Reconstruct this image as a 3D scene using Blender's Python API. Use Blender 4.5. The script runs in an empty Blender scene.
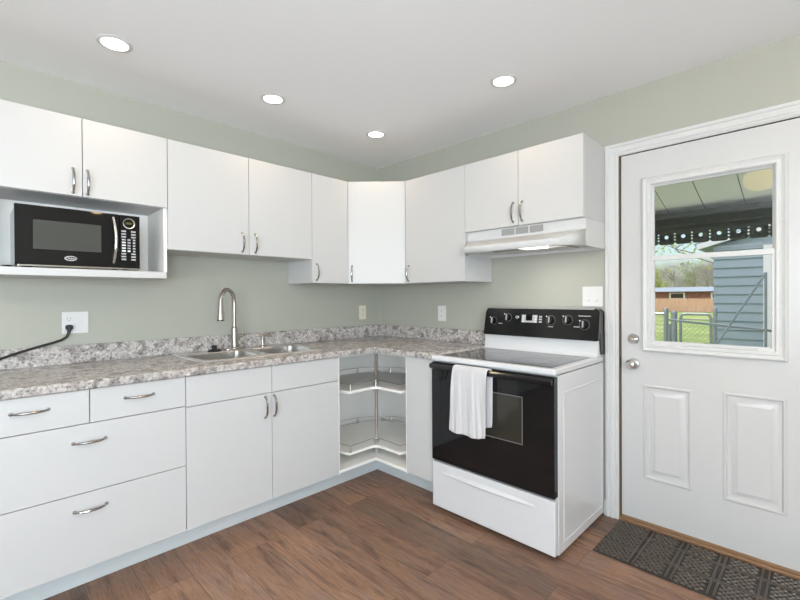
import bpy, bmesh, math, random
from math import sin, cos, pi, radians as R
from mathutils import Vector, Matrix
random.seed(7)
SC = bpy.context.scene
COL = SC.collection

# ------------------------------------------------------------------ camera
yaw, pit, rol, fpx = 0.7818, -0.0064, -0.0055, 426.552
fw = Vector((-sin(yaw)*cos(pit), cos(yaw)*cos(pit), sin(pit)))
rt = Vector((cos(yaw), sin(yaw), 0)); up = rt.cross(fw)
rt2 = rt*cos(rol)+up*sin(rol); up2 = -rt*sin(rol)+up*cos(rol)
cd = bpy.data.cameras.new('camera'); cam = bpy.data.objects.new('camera', cd); COL.objects.link(cam)
cam.matrix_world = Matrix(((rt2.x, up2.x, -fw.x, 2.8131), (rt2.y, up2.y, -fw.y, -2.5846), (rt2.z, up2.z, -fw.z, 1.264), (0, 0, 0, 1)))
cd.lens = fpx*36/800; cd.sensor_width = 36; cd.clip_start = .05; cd.clip_end = 300
SC.camera = cam

# ------------------------------------------------------------------ world, sun, window light, exposure
SC.view_settings.view_transform = 'Standard'; SC.view_settings.look = 'None'
SC.view_settings.gamma = 1; SC.view_settings.use_curve_mapping = False
SC.view_settings.exposure = 0.62
w = bpy.data.worlds.new('sky'); SC.world = w; w.use_nodes = True
wn = w.node_tree.nodes; wl = w.node_tree.links
sky = wn.new('ShaderNodeTexSky'); sky.sky_type = 'NISHITA'; sky.sun_disc = False
sky.sun_elevation = R(42); sky.sun_rotation = R(200); sky.air_density = 1.0; sky.dust_density = 2.0
bg = wn['Background']; wl.new(sky.outputs[0], bg.inputs[0]); bg.inputs[1].default_value = 0.13
def light(name, kind, loc, energy, color, rot=(0, 0, 0), **k):
    l = bpy.data.lights.new(name, kind); l.energy = energy; l.color = color
    for a, b in k.items(): setattr(l, a, b)
    o = bpy.data.objects.new(name, l); o.location = loc; o.rotation_euler = rot; COL.objects.link(o); return o
light('sun', 'SUN', (0, 0, 30), 3.2, (1, .96, .9), (R(-40), 0, R(25)), angle=R(1))
# daylight entering through the big windows behind and beside the camera
light('rear_window_daylight', 'AREA', (3.45, -4.93, 1.45), 95, (.83, .915, 1), (R(122), 0, 0), shape='RECTANGLE', size=1.7, size_y=1.35)
light('side_window_daylight', 'AREA', (4.83, -3.52, 1.45), 125, (.81, .905, 1), (R(122), 0, R(90)), shape='RECTANGLE', size=1.7, size_y=1.35)

# ------------------------------------------------------------------ materials
def mat(name, color=(.8, .8, .8), rough=.5, metal=0, spec=.5, coat=0, emit=None, estr=0, bump=0, bscale=50, trans=0):
    m = bpy.data.materials.new(name); m.use_nodes = True
    n = m.node_tree.nodes; b = n['Principled BSDF']
    b.inputs['Base Color'].default_value = (*color, 1); b.inputs['Roughness'].default_value = rough
    b.inputs['Metallic'].default_value = metal; b.inputs['Specular IOR Level'].default_value = spec
    b.inputs['Coat Weight'].default_value = coat; b.inputs['Transmission Weight'].default_value = trans
    if emit: b.inputs['Emission Color'].default_value = (*emit, 1); b.inputs['Emission Strength'].default_value = estr
    if bump:
        t = n.new('ShaderNodeTexCoord'); x = n.new('ShaderNodeTexNoise'); x.inputs['Scale'].default_value = bscale; x.inputs['Detail'].default_value = 4
        q = n.new('ShaderNodeBump'); q.inputs['Strength'].default_value = bump; q.inputs['Distance'].default_value = .003
        L = m.node_tree.links; L.new(t.outputs['Object'], x.inputs['Vector']); L.new(x.outputs[0], q.inputs['Height']); L.new(q.outputs[0], b.inputs['Normal'])
    return m
def ramp(n, stops):
    r = n.new('ShaderNodeValToRGB'); e = r.color_ramp.elements
    while len(e) > 1: e.remove(e[-1])
    e[0].position = stops[0][0]; e[0].color = (*stops[0][1], 1)
    for p, c in stops[1:]:
        k = e.new(p); k.color = (*c, 1)
    return r
M = {}
M['wall'] = mat('sage_wall_paint', (.400, .400, .345), .55, bump=.12, bscale=90)
M['ceil'] = mat('ceiling_paint', (.94, .94, .95), .7, bump=.06, bscale=60)
M['white'] = mat('white_thermofoil', (.565, .562, .560), .38, bump=.03, bscale=300)
M['carc'] = mat('white_melamine', (.93, .91, .87), .45)
M['trim'] = mat('white_gloss_trim', (.63, .63, .62), .32)
M['door'] = mat('white_door_paint', (.57, .565, .56), .3, bump=.04, bscale=30)
M['kick'] = mat('pale_blue_grey_kickboard', (.60, .645, .66), .35)
M['chrome'] = mat('chrome', (.78, .78, .78), .12, 1)
M['nickel'] = mat('brushed_nickel', (.52, .48, .43), .36, 1)
M['pull'] = mat('polished_nickel_pull', (.42, .41, .40), .2, 1)
M['dimring'] = mat('dim_dial_print', (.16, .16, .16), .4)
M['knobset'] = mat('satin_chrome', (.70, .69, .68), .22, 1)
M['steel'] = mat('stainless_steel', (.66, .64, .62), .28, 1, bump=.05, bscale=200)
M['enamel'] = mat('white_enamel', (.67, .67, .68), .14)
M['hood'] = mat('hood_white_enamel', (.64, .64, .63), .28)
M['bglass'] = mat('black_glass', (.008, .008, .009), .03, spec=.42)
M['bplast'] = mat('black_plastic', (.010, .010, .011), .13)
M['dark'] = mat('dark_gap', (.02, .02, .02), .8)
M['ctop'] = mat('ceramic_cooktop', (.035, .034, .035), .05, spec=.8)
M['ring'] = mat('burner_ring', (.16, .16, .16), .25)
M['mwin'] = mat('microwave_window', (.065, .068, .062), .06)
M['wtxt'] = mat('white_print', (.75, .75, .75), .5)
M['gtxt'] = mat('grey_key', (.42, .42, .42), .4)
M['lcd'] = mat('display', (.03, .035, .01), .2, emit=(.35, .38, .08), estr=.12)
M['plate'] = mat('white_plastic_plate', (.68, .68, .67), .3)
M['ivory'] = mat('ivory_plastic_plate', (.72, .68, .55), .35)
M['slot'] = mat('slot', (.05, .05, .05), .6)
M['rubber'] = mat('black_rubber', (.012, .012, .012), .45)
M['ovwin'] = mat('oven_window_glass', (.030, .028, .022), .06)
M['towel'] = mat('terry_cloth', (.60, .59, .60), .95, bump=1.0, bscale=180)
M['lamp'] = mat('lit_lens', (1, 1, 1), .5, emit=(1, .95, .86), estr=3)
M['hlamp'] = mat('hood_lens', (.9, .9, .9), .4, emit=(1, .98, .94), estr=1.2)
M['vent'] = mat('hood_vent_slot', (.36, .35, .34), .5)
M['sweep'] = mat('bronze_weatherstrip', (.34, .20, .11), .4, .3)
M['jamb'] = mat('brown_weatherstrip_jamb', (.12, .07, .04), .6)  # dark brown weatherstrip line along the inner edge of the casing
M['awn'] = mat('awning_panel_paint', (.78, .79, .75), .55, bump=.1, bscale=8)
M['awnd'] = mat('awning_dark_green', (.012, .02, .016), .6)
M['vdot'] = mat('valance_white_dot', (.9, .9, .88), .5)
M['fasc'] = mat('white_fascia', (.90, .91, .93), .5)
M['roofg'] = mat('grey_blue_shingle', (.30, .35, .42), .85, bump=.3, bscale=20)
M['galv'] = mat('galvanised_pipe', (.38, .42, .46), .45, .6)
M['rail'] = mat('dull_grey_rail', (.26, .30, .34), .7)
M['bark'] = mat('bark', (.30, .26, .23), .9)
M['leafy'] = mat('spring_leaves', (.55, .60, .14), .7)
M['leafg'] = mat('green_leaves', (.34, .42, .14), .7)
M['twig'] = mat('bare_twigs', (.48, .43, .40), .9)
M['curtain'] = mat('navy_cloth', (.02, .03, .06), .9)
def glass_mat():
    m = bpy.data.materials.new('window_glass'); m.use_nodes = True
    n = m.node_tree.nodes; L = m.node_tree.links; n.clear()
    o = n.new('ShaderNodeOutputMaterial'); t = n.new('ShaderNodeBsdfTransparent'); g = n.new('ShaderNodeBsdfGlossy'); g.inputs['Roughness'].default_value = .02
    mx = n.new('ShaderNodeMixShader'); f = n.new('ShaderNodeFresnel'); f.inputs[0].default_value = 1.5
    t.inputs[0].default_value = (.97, .99, .98, 1)
    L.new(f.outputs[0], mx.inputs[0]); L.new(t.outputs[0], mx.inputs[1]); L.new(g.outputs[0], mx.inputs[2]); L.new(mx.outputs[0], o.inputs[0])
    return m
M['glass'] = glass_mat()
def floor_mat():
    m = bpy.data.materials.new('walnut_vinyl_plank'); m.use_nodes = True; n = m.node_tree.nodes; L = m.node_tree.links; b = n['Principled BSDF']
    tc = n.new('ShaderNodeTexCoord')
    br = n.new('ShaderNodeTexBrick'); br.offset = .37; br.offset_frequency = 2
    br.inputs['Scale'].default_value = 1; br.inputs['Brick Width'].default_value = 1.22; br.inputs['Row Height'].default_value = .182
    br.inputs['Mortar Size'].default_value = .0012; br.inputs['Mortar Smooth'].default_value = .3
    br.inputs['Color1'].default_value = (0, 0, 0, 1); br.inputs['Color2'].default_value = (1, 1, 1, 1); br.inputs['Mortar'].default_value = (.5, .5, .5, 1)
    mp0 = n.new('ShaderNodeMapping'); mp0.inputs['Location'].default_value = (.45, .06, 0)
    L.new(tc.outputs['Object'], mp0.inputs[0]); L.new(mp0.outputs[0], br.inputs['Vector'])
    sc = n.new('ShaderNodeVectorMath'); sc.operation = 'SCALE'; sc.inputs[3].default_value = 17
    L.new(br.outputs['Color'], sc.inputs[0])
    ad = n.new('ShaderNodeVectorMath'); ad.operation = 'ADD'; L.new(tc.outputs['Object'], ad.inputs[0]); L.new(sc.outputs[0], ad.inputs[1])
    def nz(scale, det, dist=0, rough=.6):
        mp = n.new('ShaderNodeMapping'); mp.inputs['Scale'].default_value = scale; L.new(ad.outputs[0], mp.inputs[0])
        x = n.new('ShaderNodeTexNoise'); x.inputs['Scale'].default_value = 1; x.inputs['Detail'].default_value = det; x.inputs['Distortion'].default_value = dist; x.inputs['Roughness'].default_value = rough
        L.new(mp.outputs[0], x.inputs['Vector']); return x
    n1 = nz((1.6, 9, 1), 10, 1.0, .72); n2 = nz((9, 95, 1), 6, .6, .75); n3 = nz((2.0, 17, 1), 8, .8, .75)
    r1 = ramp(n, [(.28, (.105, .065, .050)), (.40, (.225, .140, .102)), (.49, (.34, .205, .130)), (.57, (.29, .195, .150)), (.70, (.39, .25, .165))])
    L.new(n1.outputs[0], r1.inputs[0])
    r2 = ramp(n, [(.33, (.70, .68, .67)), (.65, (1.15, 1.13, 1.1))]); L.new(n2.outputs[0], r2.inputs[0])
    r3 = ramp(n, [(.32, (.30, .30, .33)), (.41, (.68, .68, .72)), (.50, (1, 1, 1))]); L.new(n3.outputs[0], r3.inputs[0])
    r4 = ramp(n, [(0, (.56, .56, .59)), (1, (1.08, 1.0, .95))]); L.new(br.outputs['Color'], r4.inputs[0])
    last = r1.outputs[0]
    for q in (r2, r3, r4):
        mm = n.new('ShaderNodeMix'); mm.data_type = 'RGBA'; mm.blend_type = 'MULTIPLY'; mm.inputs[0].default_value = .9
        L.new(last, mm.inputs[6]); L.new(q.outputs[0], mm.inputs[7]); last = mm.outputs[2]
    mm = n.new('ShaderNodeMix'); mm.data_type = 'RGBA'; L.new(br.outputs['Fac'], mm.inputs[0]); L.new(last, mm.inputs[6]); mm.inputs[7].default_value = (.07, .045, .032, 1)
    L.new(mm.outputs[2], b.inputs['Base Color']); b.inputs['Roughness'].default_value = .42; b.inputs['Specular IOR Level'].default_value = .4
    bp = n.new('ShaderNodeBump'); bp.inputs['Strength'].default_value = .25; bp.inputs['Distance'].default_value = .002; L.new(n2.outputs[0], bp.inputs['Height']); L.new(bp.outputs[0], b.inputs['Normal'])
    return m
M['floor'] = floor_mat()
def granite_mat():
    m = bpy.data.materials.new('speckled_granite_laminate'); m.use_nodes = True; n = m.node_tree.nodes; L = m.node_tree.links; b = n['Principled BSDF']
    tc = n.new('ShaderNodeTexCoord')
    def nz(s, d=5, dist=0):
        x = n.new('ShaderNodeTexNoise'); x.inputs['Scale'].default_value = s; x.inputs['Detail'].default_value = d; x.inputs['Distortion'].default_value = dist; L.new(tc.outputs['Object'], x.inputs['Vector']); return x
    a = nz(22, 6, .6); r = ramp(n, [(.34, (.21, .188, .18)), (.46, (.37, .34, .325)), (.56, (.52, .485, .46)), (.70, (.33, .315, .31))]); L.new(a.outputs[0], r.inputs[0])
    bb = nz(85, 5, .5); rb = ramp(n, [(.33, (.25, .24, .24)), (.44, (.9, .9, .9)), (.60, (1.15, 1.15, 1.15)), (.70, (1.7, 1.7, 1.75))]); L.new(bb.outputs[0], rb.inputs[0])
    mm = n.new('ShaderNodeMix'); mm.data_type = 'RGBA'; mm.blend_type = 'MULTIPLY'; mm.inputs[0].default_value = .85; L.new(r.outputs[0], mm.inputs[6]); L.new(rb.outputs[0], mm.inputs[7])
    L.new(mm.outputs[2], b.inputs['Base Color']); b.inputs['Roughness'].default_value = .22; b.inputs['Specular IOR Level'].default_value = .6
    return m
M['granite'] = granite_mat()
def matmat():
    m = bpy.data.materials.new('dark_rubber_mat'); m.use_nodes = True; n = m.node_tree.nodes; L = m.node_tree.links; b = n['Principled BSDF']
    tc = n.new('ShaderNodeTexCoord'); x = n.new('ShaderNodeTexNoise'); x.inputs['Scale'].default_value = 9; L.new(tc.outputs['Object'], x.inputs['Vector'])
    r = ramp(n, [(.35, (.060, .046, .034)), (.65, (.105, .078, .056))]); L.new(x.outputs[0], r.inputs[0]); L.new(r.outputs[0], b.inputs['Base Color']); b.inputs['Roughness'].default_value = .36; b.inputs['Specular IOR Level'].default_value = .7
    return m
M['mat'] = matmat()
def noisy(name, stops, scale, rough=.9, mscale=(1, 1, 1)):
    m = bpy.data.materials.new(name); m.use_nodes = True; n = m.node_tree.nodes; L = m.node_tree.links; b = n['Principled BSDF']
    tc = n.new('ShaderNodeTexCoord'); mp = n.new('ShaderNodeMapping'); mp.inputs['Scale'].default_value = mscale
    x = n.new('ShaderNodeTexNoise'); x.inputs['Scale'].default_value = scale; x.inputs['Detail'].default_value = 5
    L.new(tc.outputs['Object'], mp.inputs[0]); L.new(mp.outputs[0], x.inputs['Vector'])
    r = ramp(n, stops); L.new(x.outputs[0], r.inputs[0]); L.new(r.outputs[0], b.inputs['Base Color']); b.inputs['Roughness'].default_value = rough
    return m
M['lawn'] = noisy('lawn_grass', [(.3, (.16, .24, .04)), (.55, (.30, .38, .08)), (.7, (.46, .42, .20))], .8)
M['fencew'] = noisy('orange_cedar_boards', [(.3, (.72, .40, .27)), (.7, (.85, .55, .40))], 3, .8, (4, 1, .5))
M['brick'] = noisy('red_brick', [(.3, (.24, .09, .06)), (.7, (.36, .15, .10))], 4)
M['siding'] = noisy('blue_grey_siding_paint', [(.3, (.32, .41, .47)), (.7, (.36, .45, .51))], 2, .6)
M['concrete'] = noisy('porch_concrete', [(.3, (.50, .49, .47)), (.7, (.60, .59, .56))], 6)
M['twood'] = noisy('pale_table_wood', [(.3, (.45, .40, .34)), (.7, (.55, .50, .44))], 6, .4)

# ------------------------------------------------------------------ mesh helpers
def box(bm, x0, x1, y0, y1, z0, z1, bev=0, seg=2):
    v = [bm.verts.new(p) for p in ((x0, y0, z0), (x1, y0, z0), (x1, y1, z0), (x0, y1, z0), (x0, y0, z1), (x1, y0, z1), (x1, y1, z1), (x0, y1, z1))]
    f = [bm.faces.new([v[i] for i in q]) for q in ((0, 3, 2, 1), (4, 5, 6, 7), (0, 1, 5, 4), (1, 2, 6, 5), (2, 3, 7, 6), (3, 0, 4, 7))]
    if bev:
        es = set(e for q in f for e in q.edges)
        bmesh.ops.bevel(bm, geom=list(es), offset=bev, segments=seg, affect='EDGES', profile=.5)
    return f
def prism(bm, pts, axis, a, b, bev=0, bsel=None, seg=3):
    """extrude a closed 2D outline along axis from a to b; pts are the other two coordinates in x,y,z order"""
    def P(p, t):
        q = list(p); q.insert(axis, t); return q
    A = [bm.verts.new(P(p, a)) for p in pts]; B = [bm.verts.new(P(p, b)) for p in pts]
    n = len(pts); fs = [bm.faces.new(A), bm.faces.new(B[::-1])]
    for i in range(n): fs.append(bm.faces.new((A[i], B[i], B[(i+1) % n], A[(i+1) % n])))
    bmesh.ops.recalc_face_normals(bm, faces=fs)
    if bev:
        bmesh.ops.bevel(bm, geom=list(set(e for q in fs for e in q.edges)), offset=bev, segments=seg, affect='EDGES')
    return fs
def tube(bm, pts, r, seg=10, closed=False, caps=True):
    pts = [Vector(p) for p in pts]; n = len(pts); rr = r if hasattr(r, '__len__') else [r]*n
    T = []
    for i in range(n):
        a = pts[(i-1) % n] if (closed or i > 0) else pts[i]; b = pts[(i+1) % n] if (closed or i < n-1) else pts[i]
        T.append((b-a).normalized())
    u = T[0].orthogonal().normalized(); rings = []
    for i in range(n):
        u = (u-T[i]*u.dot(T[i])).normalized(); v = T[i].cross(u)
        rings.append([bm.verts.new(pts[i]+(u*cos(2*pi*k/seg)+v*sin(2*pi*k/seg))*rr[i]) for k in range(seg)])
    for i in range(n if closed else n-1):
        A, B = rings[i], rings[(i+1) % n]
        for k in range(seg): bm.faces.new((A[k], A[(k+1) % seg], B[(k+1) % seg], B[k]))
    if caps and not closed: bm.faces.new(rings[0][::-1]); bm.faces.new(rings[-1])
def cyl(bm, a, b, r, seg=24, r2=None): tube(bm, [a, b], [r, r if r2 is None else r2], seg)
def lathe(bm, prof, c, axis=(0, 0, 1), seg=32):
    """prof: (radius, height along axis)"""
    ax = Vector(axis).normalized(); u = ax.orthogonal().normalized(); v = ax.cross(u); c = Vector(c); rings = []
    for r, h in prof:
        if r < 1e-6: rings.append([bm.verts.new(c+ax*h)])
        else: rings.append([bm.verts.new(c+ax*h+(u*cos(2*pi*k/seg)+v*sin(2*pi*k/seg))*r) for k in range(seg)])
    for A, B in zip(rings, rings[1:]):
        for k in range(seg):
            k2 = (k+1) % seg
            if len(A) == 1 and len(B) == 1: continue
            if len(A) == 1: bm.faces.new((A[0], B[k2], B[k]))
            elif len(B) == 1: bm.faces.new((A[k], A[k2], B[0]))
            else: bm.faces.new((A[k], A[k2], B[k2], B[k]))
def arc(c, r, a0, a1, n, plane='xz'):
    out = []
    for i in range(n+1):
        t = a0+(a1-a0)*i/n
        d = (r*cos(t), 0, r*sin(t)) if plane == 'xz' else ((0, r*cos(t), r*sin(t)) if plane == 'yz' else (r*cos(t), r*sin(t), 0))
        out.append((c[0]+d[0], c[1]+d[1], c[2]+d[2]))
    return out
def smooth(me, ang=35):
    for p in me.polygons: p.use_smooth = True
    me.set_sharp_from_angle(angle=R(ang))
def bev_ok(me): return len(me.polygons) < 400
def obj(name, bm, m, parent=None, sm=35, label=None):
    me = bpy.data.meshes.new(name); bm.normal_update(); bmesh.ops.recalc_face_normals(bm, faces=bm.faces)
    bm.to_mesh(me); bm.free(); smooth(me, sm)
    o = bpy.data.objects.new(name, me)
    for q in (m if isinstance(m, (list, tuple)) else [m]): me.materials.append(M[q])
    if bev_ok(me): wm = o.modifiers.new('weighted', 'WEIGHTED_NORMAL'); wm.keep_sharp = True; wm.weight = 80
    COL.objects.link(o)
    if parent: o.parent = parent; o.matrix_parent_inverse = Matrix.Translation(-TP(parent))
    if label: o['label'] = label
    return o
LOC = {}
def TP(o): return LOC[o.name]
def tag(o, label, cat, group=None, kind=None):
    o['label'] = label; o['category'] = cat
    if group: o['group'] = group
    if kind: o['kind'] = kind
    return o
def thing(name, label, cat, loc=(0, 0, 0), group=None):
    o = bpy.data.objects.new(name, None); COL.objects.link(o); o.location = loc; o.empty_display_size = .1
    LOC[o.name] = Vector(loc); tag(o, label, cat, group); return o
_obj = obj
def obj(name, bm, m, parent=None, sm=35, label=None):
    """parts are built in world coordinates; a child of a part needs no offset of its own"""
    o = _obj(name, bm, m, None, sm, label)
    if parent is not None:
        o.parent = parent
        base = LOC[parent.name]
        o.data.transform(Matrix.Translation(-base)); LOC[o.name] = base
        # parts keep their origin at the thing's base
        if parent.type == 'MESH': pass
    else: LOC[o.name] = Vector((0, 0, 0))
    return o
def struct(name, bm, m): o = obj(name, bm, m); o['kind'] = 'structure'; return o
def B(*a, **k): bm = bmesh.new(); box(bm, *a, **k); return bm
def BB(*bs, bev=0):
    bm = bmesh.new()
    for b in bs: box(bm, *b, bev=bev)
    return bm
def text(name, s, size, mtx, m, parent, ext=.0004):
    c = bpy.data.curves.new(name, 'FONT'); c.body = s; c.size = size; c.extrude = ext; c.align_x = 'CENTER'; c.align_y = 'CENTER'
    t = bpy.data.objects.new(name, c); COL.objects.link(t)
    dg = bpy.context.evaluated_depsgraph_get(); me = bpy.data.meshes.new_from_object(t.evaluated_get(dg))
    bpy.data.objects.remove(t); bm = bmesh.new(); bm.from_mesh(me); bm.transform(mtx); return obj(name, bm, m, parent)
FX = Matrix(((0, 0, 1, 0), (1, 0, 0, 0), (0, 1, 0, 0), (0, 0, 0, 1)))    # text facing +x
FY = Matrix(((1, 0, 0, 0), (0, 0, -1, 0), (0, 1, 0, 0), (0, 0, 0, 1)))   # text facing -y

# ------------------------------------------------------------------ the room
H = 2.4133; XR, YR = 4.7, -4.8
struct('floor', B(-.15, XR+.15, YR-.15, .0, -.1, 0), 'floor')
# ceiling with four round holes would hide nothing: the trims sit right under it
struct('ceiling', B(-.15, XR+.15, YR-.15, .15, H, H+.1), 'ceil')
struct('wall_left', B(-.15, 0, YR-.15, .15, 0, H), 'wall')
DX0, DX1, DT = 1.992, 2.925, 2.062
struct('wall_back', BB((0, DX0, 0, .15, 0, H), (DX1, XR, 0, .15, 0, H), (DX0, DX1, 0, .15, DT, H)), 'wall')
a, b = wx = (2.55, 4.35)
struct('wall_rear', BB((0, a, YR-.15, YR, 0, H), (b, XR, YR-.15, YR, 0, H), (a, b, YR-.15, YR, 0, .75), (a, b, YR-.15, YR, 2.13, H)), 'wall')
wy = (-4.45, -2.6)
struct('wall_right', BB((XR, XR+.15, YR-.15, wy[0], 0, H), (XR, XR+.15, wy[1], .15, 0, H), (XR, XR+.15, *wy, 0, .75), (XR, XR+.15, *wy, 2.13, H)), 'wall')
o = struct('window_1', BB((a, a+.06, YR-.12, YR+.02, .75, 2.13), (b-.06, b, YR-.12, YR+.02, .75, 2.13), (a, b, YR-.12, YR+.02, .75, .82), (a, b, YR-.12, YR+.02, 2.07, 2.13), ((a+b)/2-.02, (a+b)/2+.02, YR-.1, YR-.02, .82, 2.07)), 'trim')
obj('window_pane', B(a+.06, b-.06, YR-.07, YR-.062, .82, 2.07), 'glass', o)
a, b = wy
o = struct('window_2', BB((XR-.02, XR+.12, a, a+.06, .75, 2.13), (XR-.02, XR+.12, b-.06, b, .75, 2.13), (XR-.02, XR+.12, a, b, .75, .82), (XR-.02, XR+.12, a, b, 2.07, 2.13), (XR+.02, XR+.1, (a+b)/2-.02, (a+b)/2+.02, .82, 2.07)), 'trim')
obj('window_pane', B(XR+.062, XR+.07, a+.06, b-.06, .82, 2.07), 'glass', o)
struct('baseboard_back', B(1.912, 1.921, -.012, 0, 0, .085, bev=.002), 'trim')

# door casing with stepped profile, mitred: three strips
def casing():
    bm = bmesh.new()
    prof = [(0, .016), (.008, .019), (.016, .019), (.019, .013), (.024, .013), (.028, .017), (.046, .015), (.049, .010), (.054, .010), (.058, .013), (.068, .006)]   # (distance from outer edge, thickness)
    xo0, xo1, zo = 1.923, 2.994, 2.120
    rows = []
    for d, t in [(0, 0)]+prof+[(.068, 0)]:
        rows.append([bm.verts.new(p) for p in ((xo0+d, -t, 0), (xo0+d, -t, zo-d), (xo1-d, -t, zo-d), (xo1-d, -t, 0))])
    for A, C in zip(rows, rows[1:]):
        for i in range(3): bm.faces.new((A[i], A[i+1], C[i+1], C[i]))
    return bm
struct('trim_1', casing(), 'trim')
jb = BB((DX0, DX0+.008, 0.001, .14, 0, DT), (DX1-.008, DX1, 0.001, .14, 0, DT), (DX0, DX1, 0.001, .14, DT-.008, DT))
struct('trim_2', jb, 'jamb')
# threshold strip
struct('trim_3', B(DX0, DX1, -.012, .16, 0, .018, bev=.004), 'sweep')

# ---- entry door
door = struct('door_1', bmesh.new(), 'door')
def door_slab():
    x0, x1, z0, z1, y0, y1 = 2.004, 2.913, .024, 2.048, .004, .048
    bm = bmesh.new()
    ox0, ox1, oz0, oz1 = 2.15, 2.668, 1.02, 1.86      # light opening
    cuts = [(2.113, 2.339, .266, .783), (2.464, 2.698, .264, .795)]
    xs = sorted({x0, x1, ox0, ox1, *[c[0] for c in cuts], *[c[1] for c in cuts]}); zs = sorted({z0, z1, oz0, oz1, *[c[2] for c in cuts], *[c[3] for c in cuts]})
    V = {}
    def vv(x, y, z):
        k = (round(x, 5), round(y, 5), round(z, 5))
        if k not in V: V[k] = bm.verts.new((x, y, z))
        return V[k]
    def inside(xa, xb, za, zb, c): return xa >= c[0]-1e-6 and xb <= c[1]+1e-6 and za >= c[2]-1e-6 and zb <= c[3]+1e-6
    for xa, xb in zip(xs, xs[1:]):
        for za, zb in zip(zs, zs[1:]):
            if inside(xa, xb, za, zb, (ox0, ox1, oz0, oz1)): continue
            bm.faces.new([vv(xa, y1, za), vv(xb, y1, za), vv(xb, y1, zb), vv(xa, y1, zb)])
            if any(inside(xa, xb, za, zb, c) for c in cuts): continue
            bm.faces.new([vv(xa, y0, za), vv(xa, y0, zb), vv(xb, y0, zb), vv(xb, y0, za)])
    def rim(a, b, c, d):
        for (p, q) in (((a, c), (b, c)), ((b, c), (b, d)), ((b, d), (a, d)), ((a, d), (a, c))):
            bm.faces.new([bm.verts.new((p[0], y0, p[1])), bm.verts.new((q[0], y0, q[1])), bm.verts.new((q[0], y1, q[1])), bm.verts.new((p[0], y1, p[1]))])
    rim(x0, x1, z0, z1); rim(ox0, ox1, oz0, oz1)
    for c in cuts:   # embossed panel: bead, groove, sloped field
        rows = []
        for d, t in ((0, 0), (.006, -.004), (.012, -.004), (.018, .005), (.030, .007), (.040, .005), (.058, -.003), (.060, -.003)):
            rows.append([vv(c[0]+d, y0+t, c[2]+d), vv(c[1]-d, y0+t, c[2]+d), vv(c[1]-d, y0+t, c[3]-d), vv(c[0]+d, y0+t, c[3]-d)])
        for A, C in zip(rows, rows[1:]):
            for i in range(4): bm.faces.new((A[i], A[(i+1) % 4], C[(i+1) % 4], C[i]))
        bm.faces.new(rows[-1])
    return bm
obj('door_panel', door_slab(), 'door', door, sm=20)
def ringframe(bm, x0, x1, z0, z1, prof):
    rows = []
    for d, y in prof: rows.append([bm.verts.new(p) for p in ((x0+d, y, z0+d), (x1-d, y, z0+d), (x1-d, y, z1-d), (x0+d, y, z1-d))])
    for A, C in zip(rows, rows[1:]):
        for i in range(4): bm.faces.new((A[i], A[(i+1) % 4], C[(i+1) % 4], C[i]))
bm = bmesh.new(); ringframe(bm, 2.110, 2.702, .962, 1.906, [(0, .004), (.002, -.012), (.010, -.018), (.018, -.012), (.024, -.010), (.030, -.014), (.040, -.014), (.046, -.008), (.046, .030)])
wf = obj('window_frame', bm, 'trim', door, sm=25)
# upper sash fixed, lower sash slides: two thin sash frames and meeting rail
bm = bmesh.new(); ringframe(bm, 2.156, 2.658, 1.008, 1.475, [(0, .003), (0, -.004), (.012, -.004), (.014, .010), (.014, .014)]); box(bm, 2.156, 2.658, -.006, .014, 1.452, 1.478, bev=.002)
box(bm, 2.165, 2.640, -.007, .010, 1.006, 1.024, bev=.002); box(bm, 2.30, 2.60, -.013, -.004, 1.008, 1.016, bev=.002)
obj('lower_sash', bm, 'trim', door)
bm = bmesh.new(); ringframe(bm, 2.1555, 2.6565, 1.462, 1.8605, [(0, .030), (0, .002), (.010, .012), (.010, .030)]); obj('upper_sash', bm, 'trim', door)
obj('glass_pane', B(2.168, 2.646, .008, .011, 1.02, 1.458), 'glass', door); obj('glass_pane', B(2.164, 2.650, .020, .023, 1.478, 1.850), 'glass', door)
bm = bmesh.new()
for x, z in [(2.13, 1.887), (2.28, 1.889), (2.52, 1.889), (2.68, 1.887), (2.13, 1.6), (2.68, 1.6), (2.13, 1.25), (2.68, 1.25)]: lathe(bm, [(.0045, 0), (.0045, .002), (.002, .003), (0, .003)], (x, -.0165, z), (0, -1, 0), 10)
obj('screw_cover', bm, 'trim', wf)
bm = bmesh.new(); lathe(bm, [(0, 0), (.030, 0), (.032, .004), (.028, .010), (.012, .013), (.011, .030), (.020, .036), (.027, .046), (.027, .056), (.020, .064), (.010, .066), (.009, .063), (0, .063)], (2.066, .004, .888), (0, -1, 0), 32)
obj('door_knob', bm, 'knobset', door)
bm = bmesh.new(); lathe(bm, [(0, 0), (.029, 0), (.030, .006), (.024, .013), (0, .014)], (2.066, .004, 1.026), (0, -1, 0), 28)
db = obj('deadbolt', bm, 'knobset', door); obj('thumb_turn', B(2.052, 2.084, -.030, -.008, 1.020, 1.032, bev=.003), 'chrome', db)
obj('strike_plate', B(1.9985, 2.0035, -.002, .03, .86, .92), 'dark', door)
obj('door_sweep', B(2.006, 2.911, -.004, .004, .019, .034, bev=.002), 'sweep', door)

# ------------------------------------------------------------------ pulls
def pull(parent, c, ax, n, L=.118):
    """bow shaped pull; ax = long axis, n = outward normal"""
    c = Vector(c); ax = Vector(ax); n = Vector(n); bm = bmesh.new(); pts = []; rr = []
    for i in range(17):
        t = -1+2*i/16
        pts.append(c+ax*(t*L/2)+n*(.004+.024*(1-abs(t)**2.4))); rr.append(.0038+.0022*(1-t*t))
    tube(bm, pts, rr, 10)
    for s in (-1, 1): lathe(bm, [(0, -.001), (.0075, -.001), (.0075, .002), (.005, .006), (0, .007)], c+ax*(s*L*.47), n, 14)
    return obj('handle', bm, 'pull', parent)
G = .0015
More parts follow.
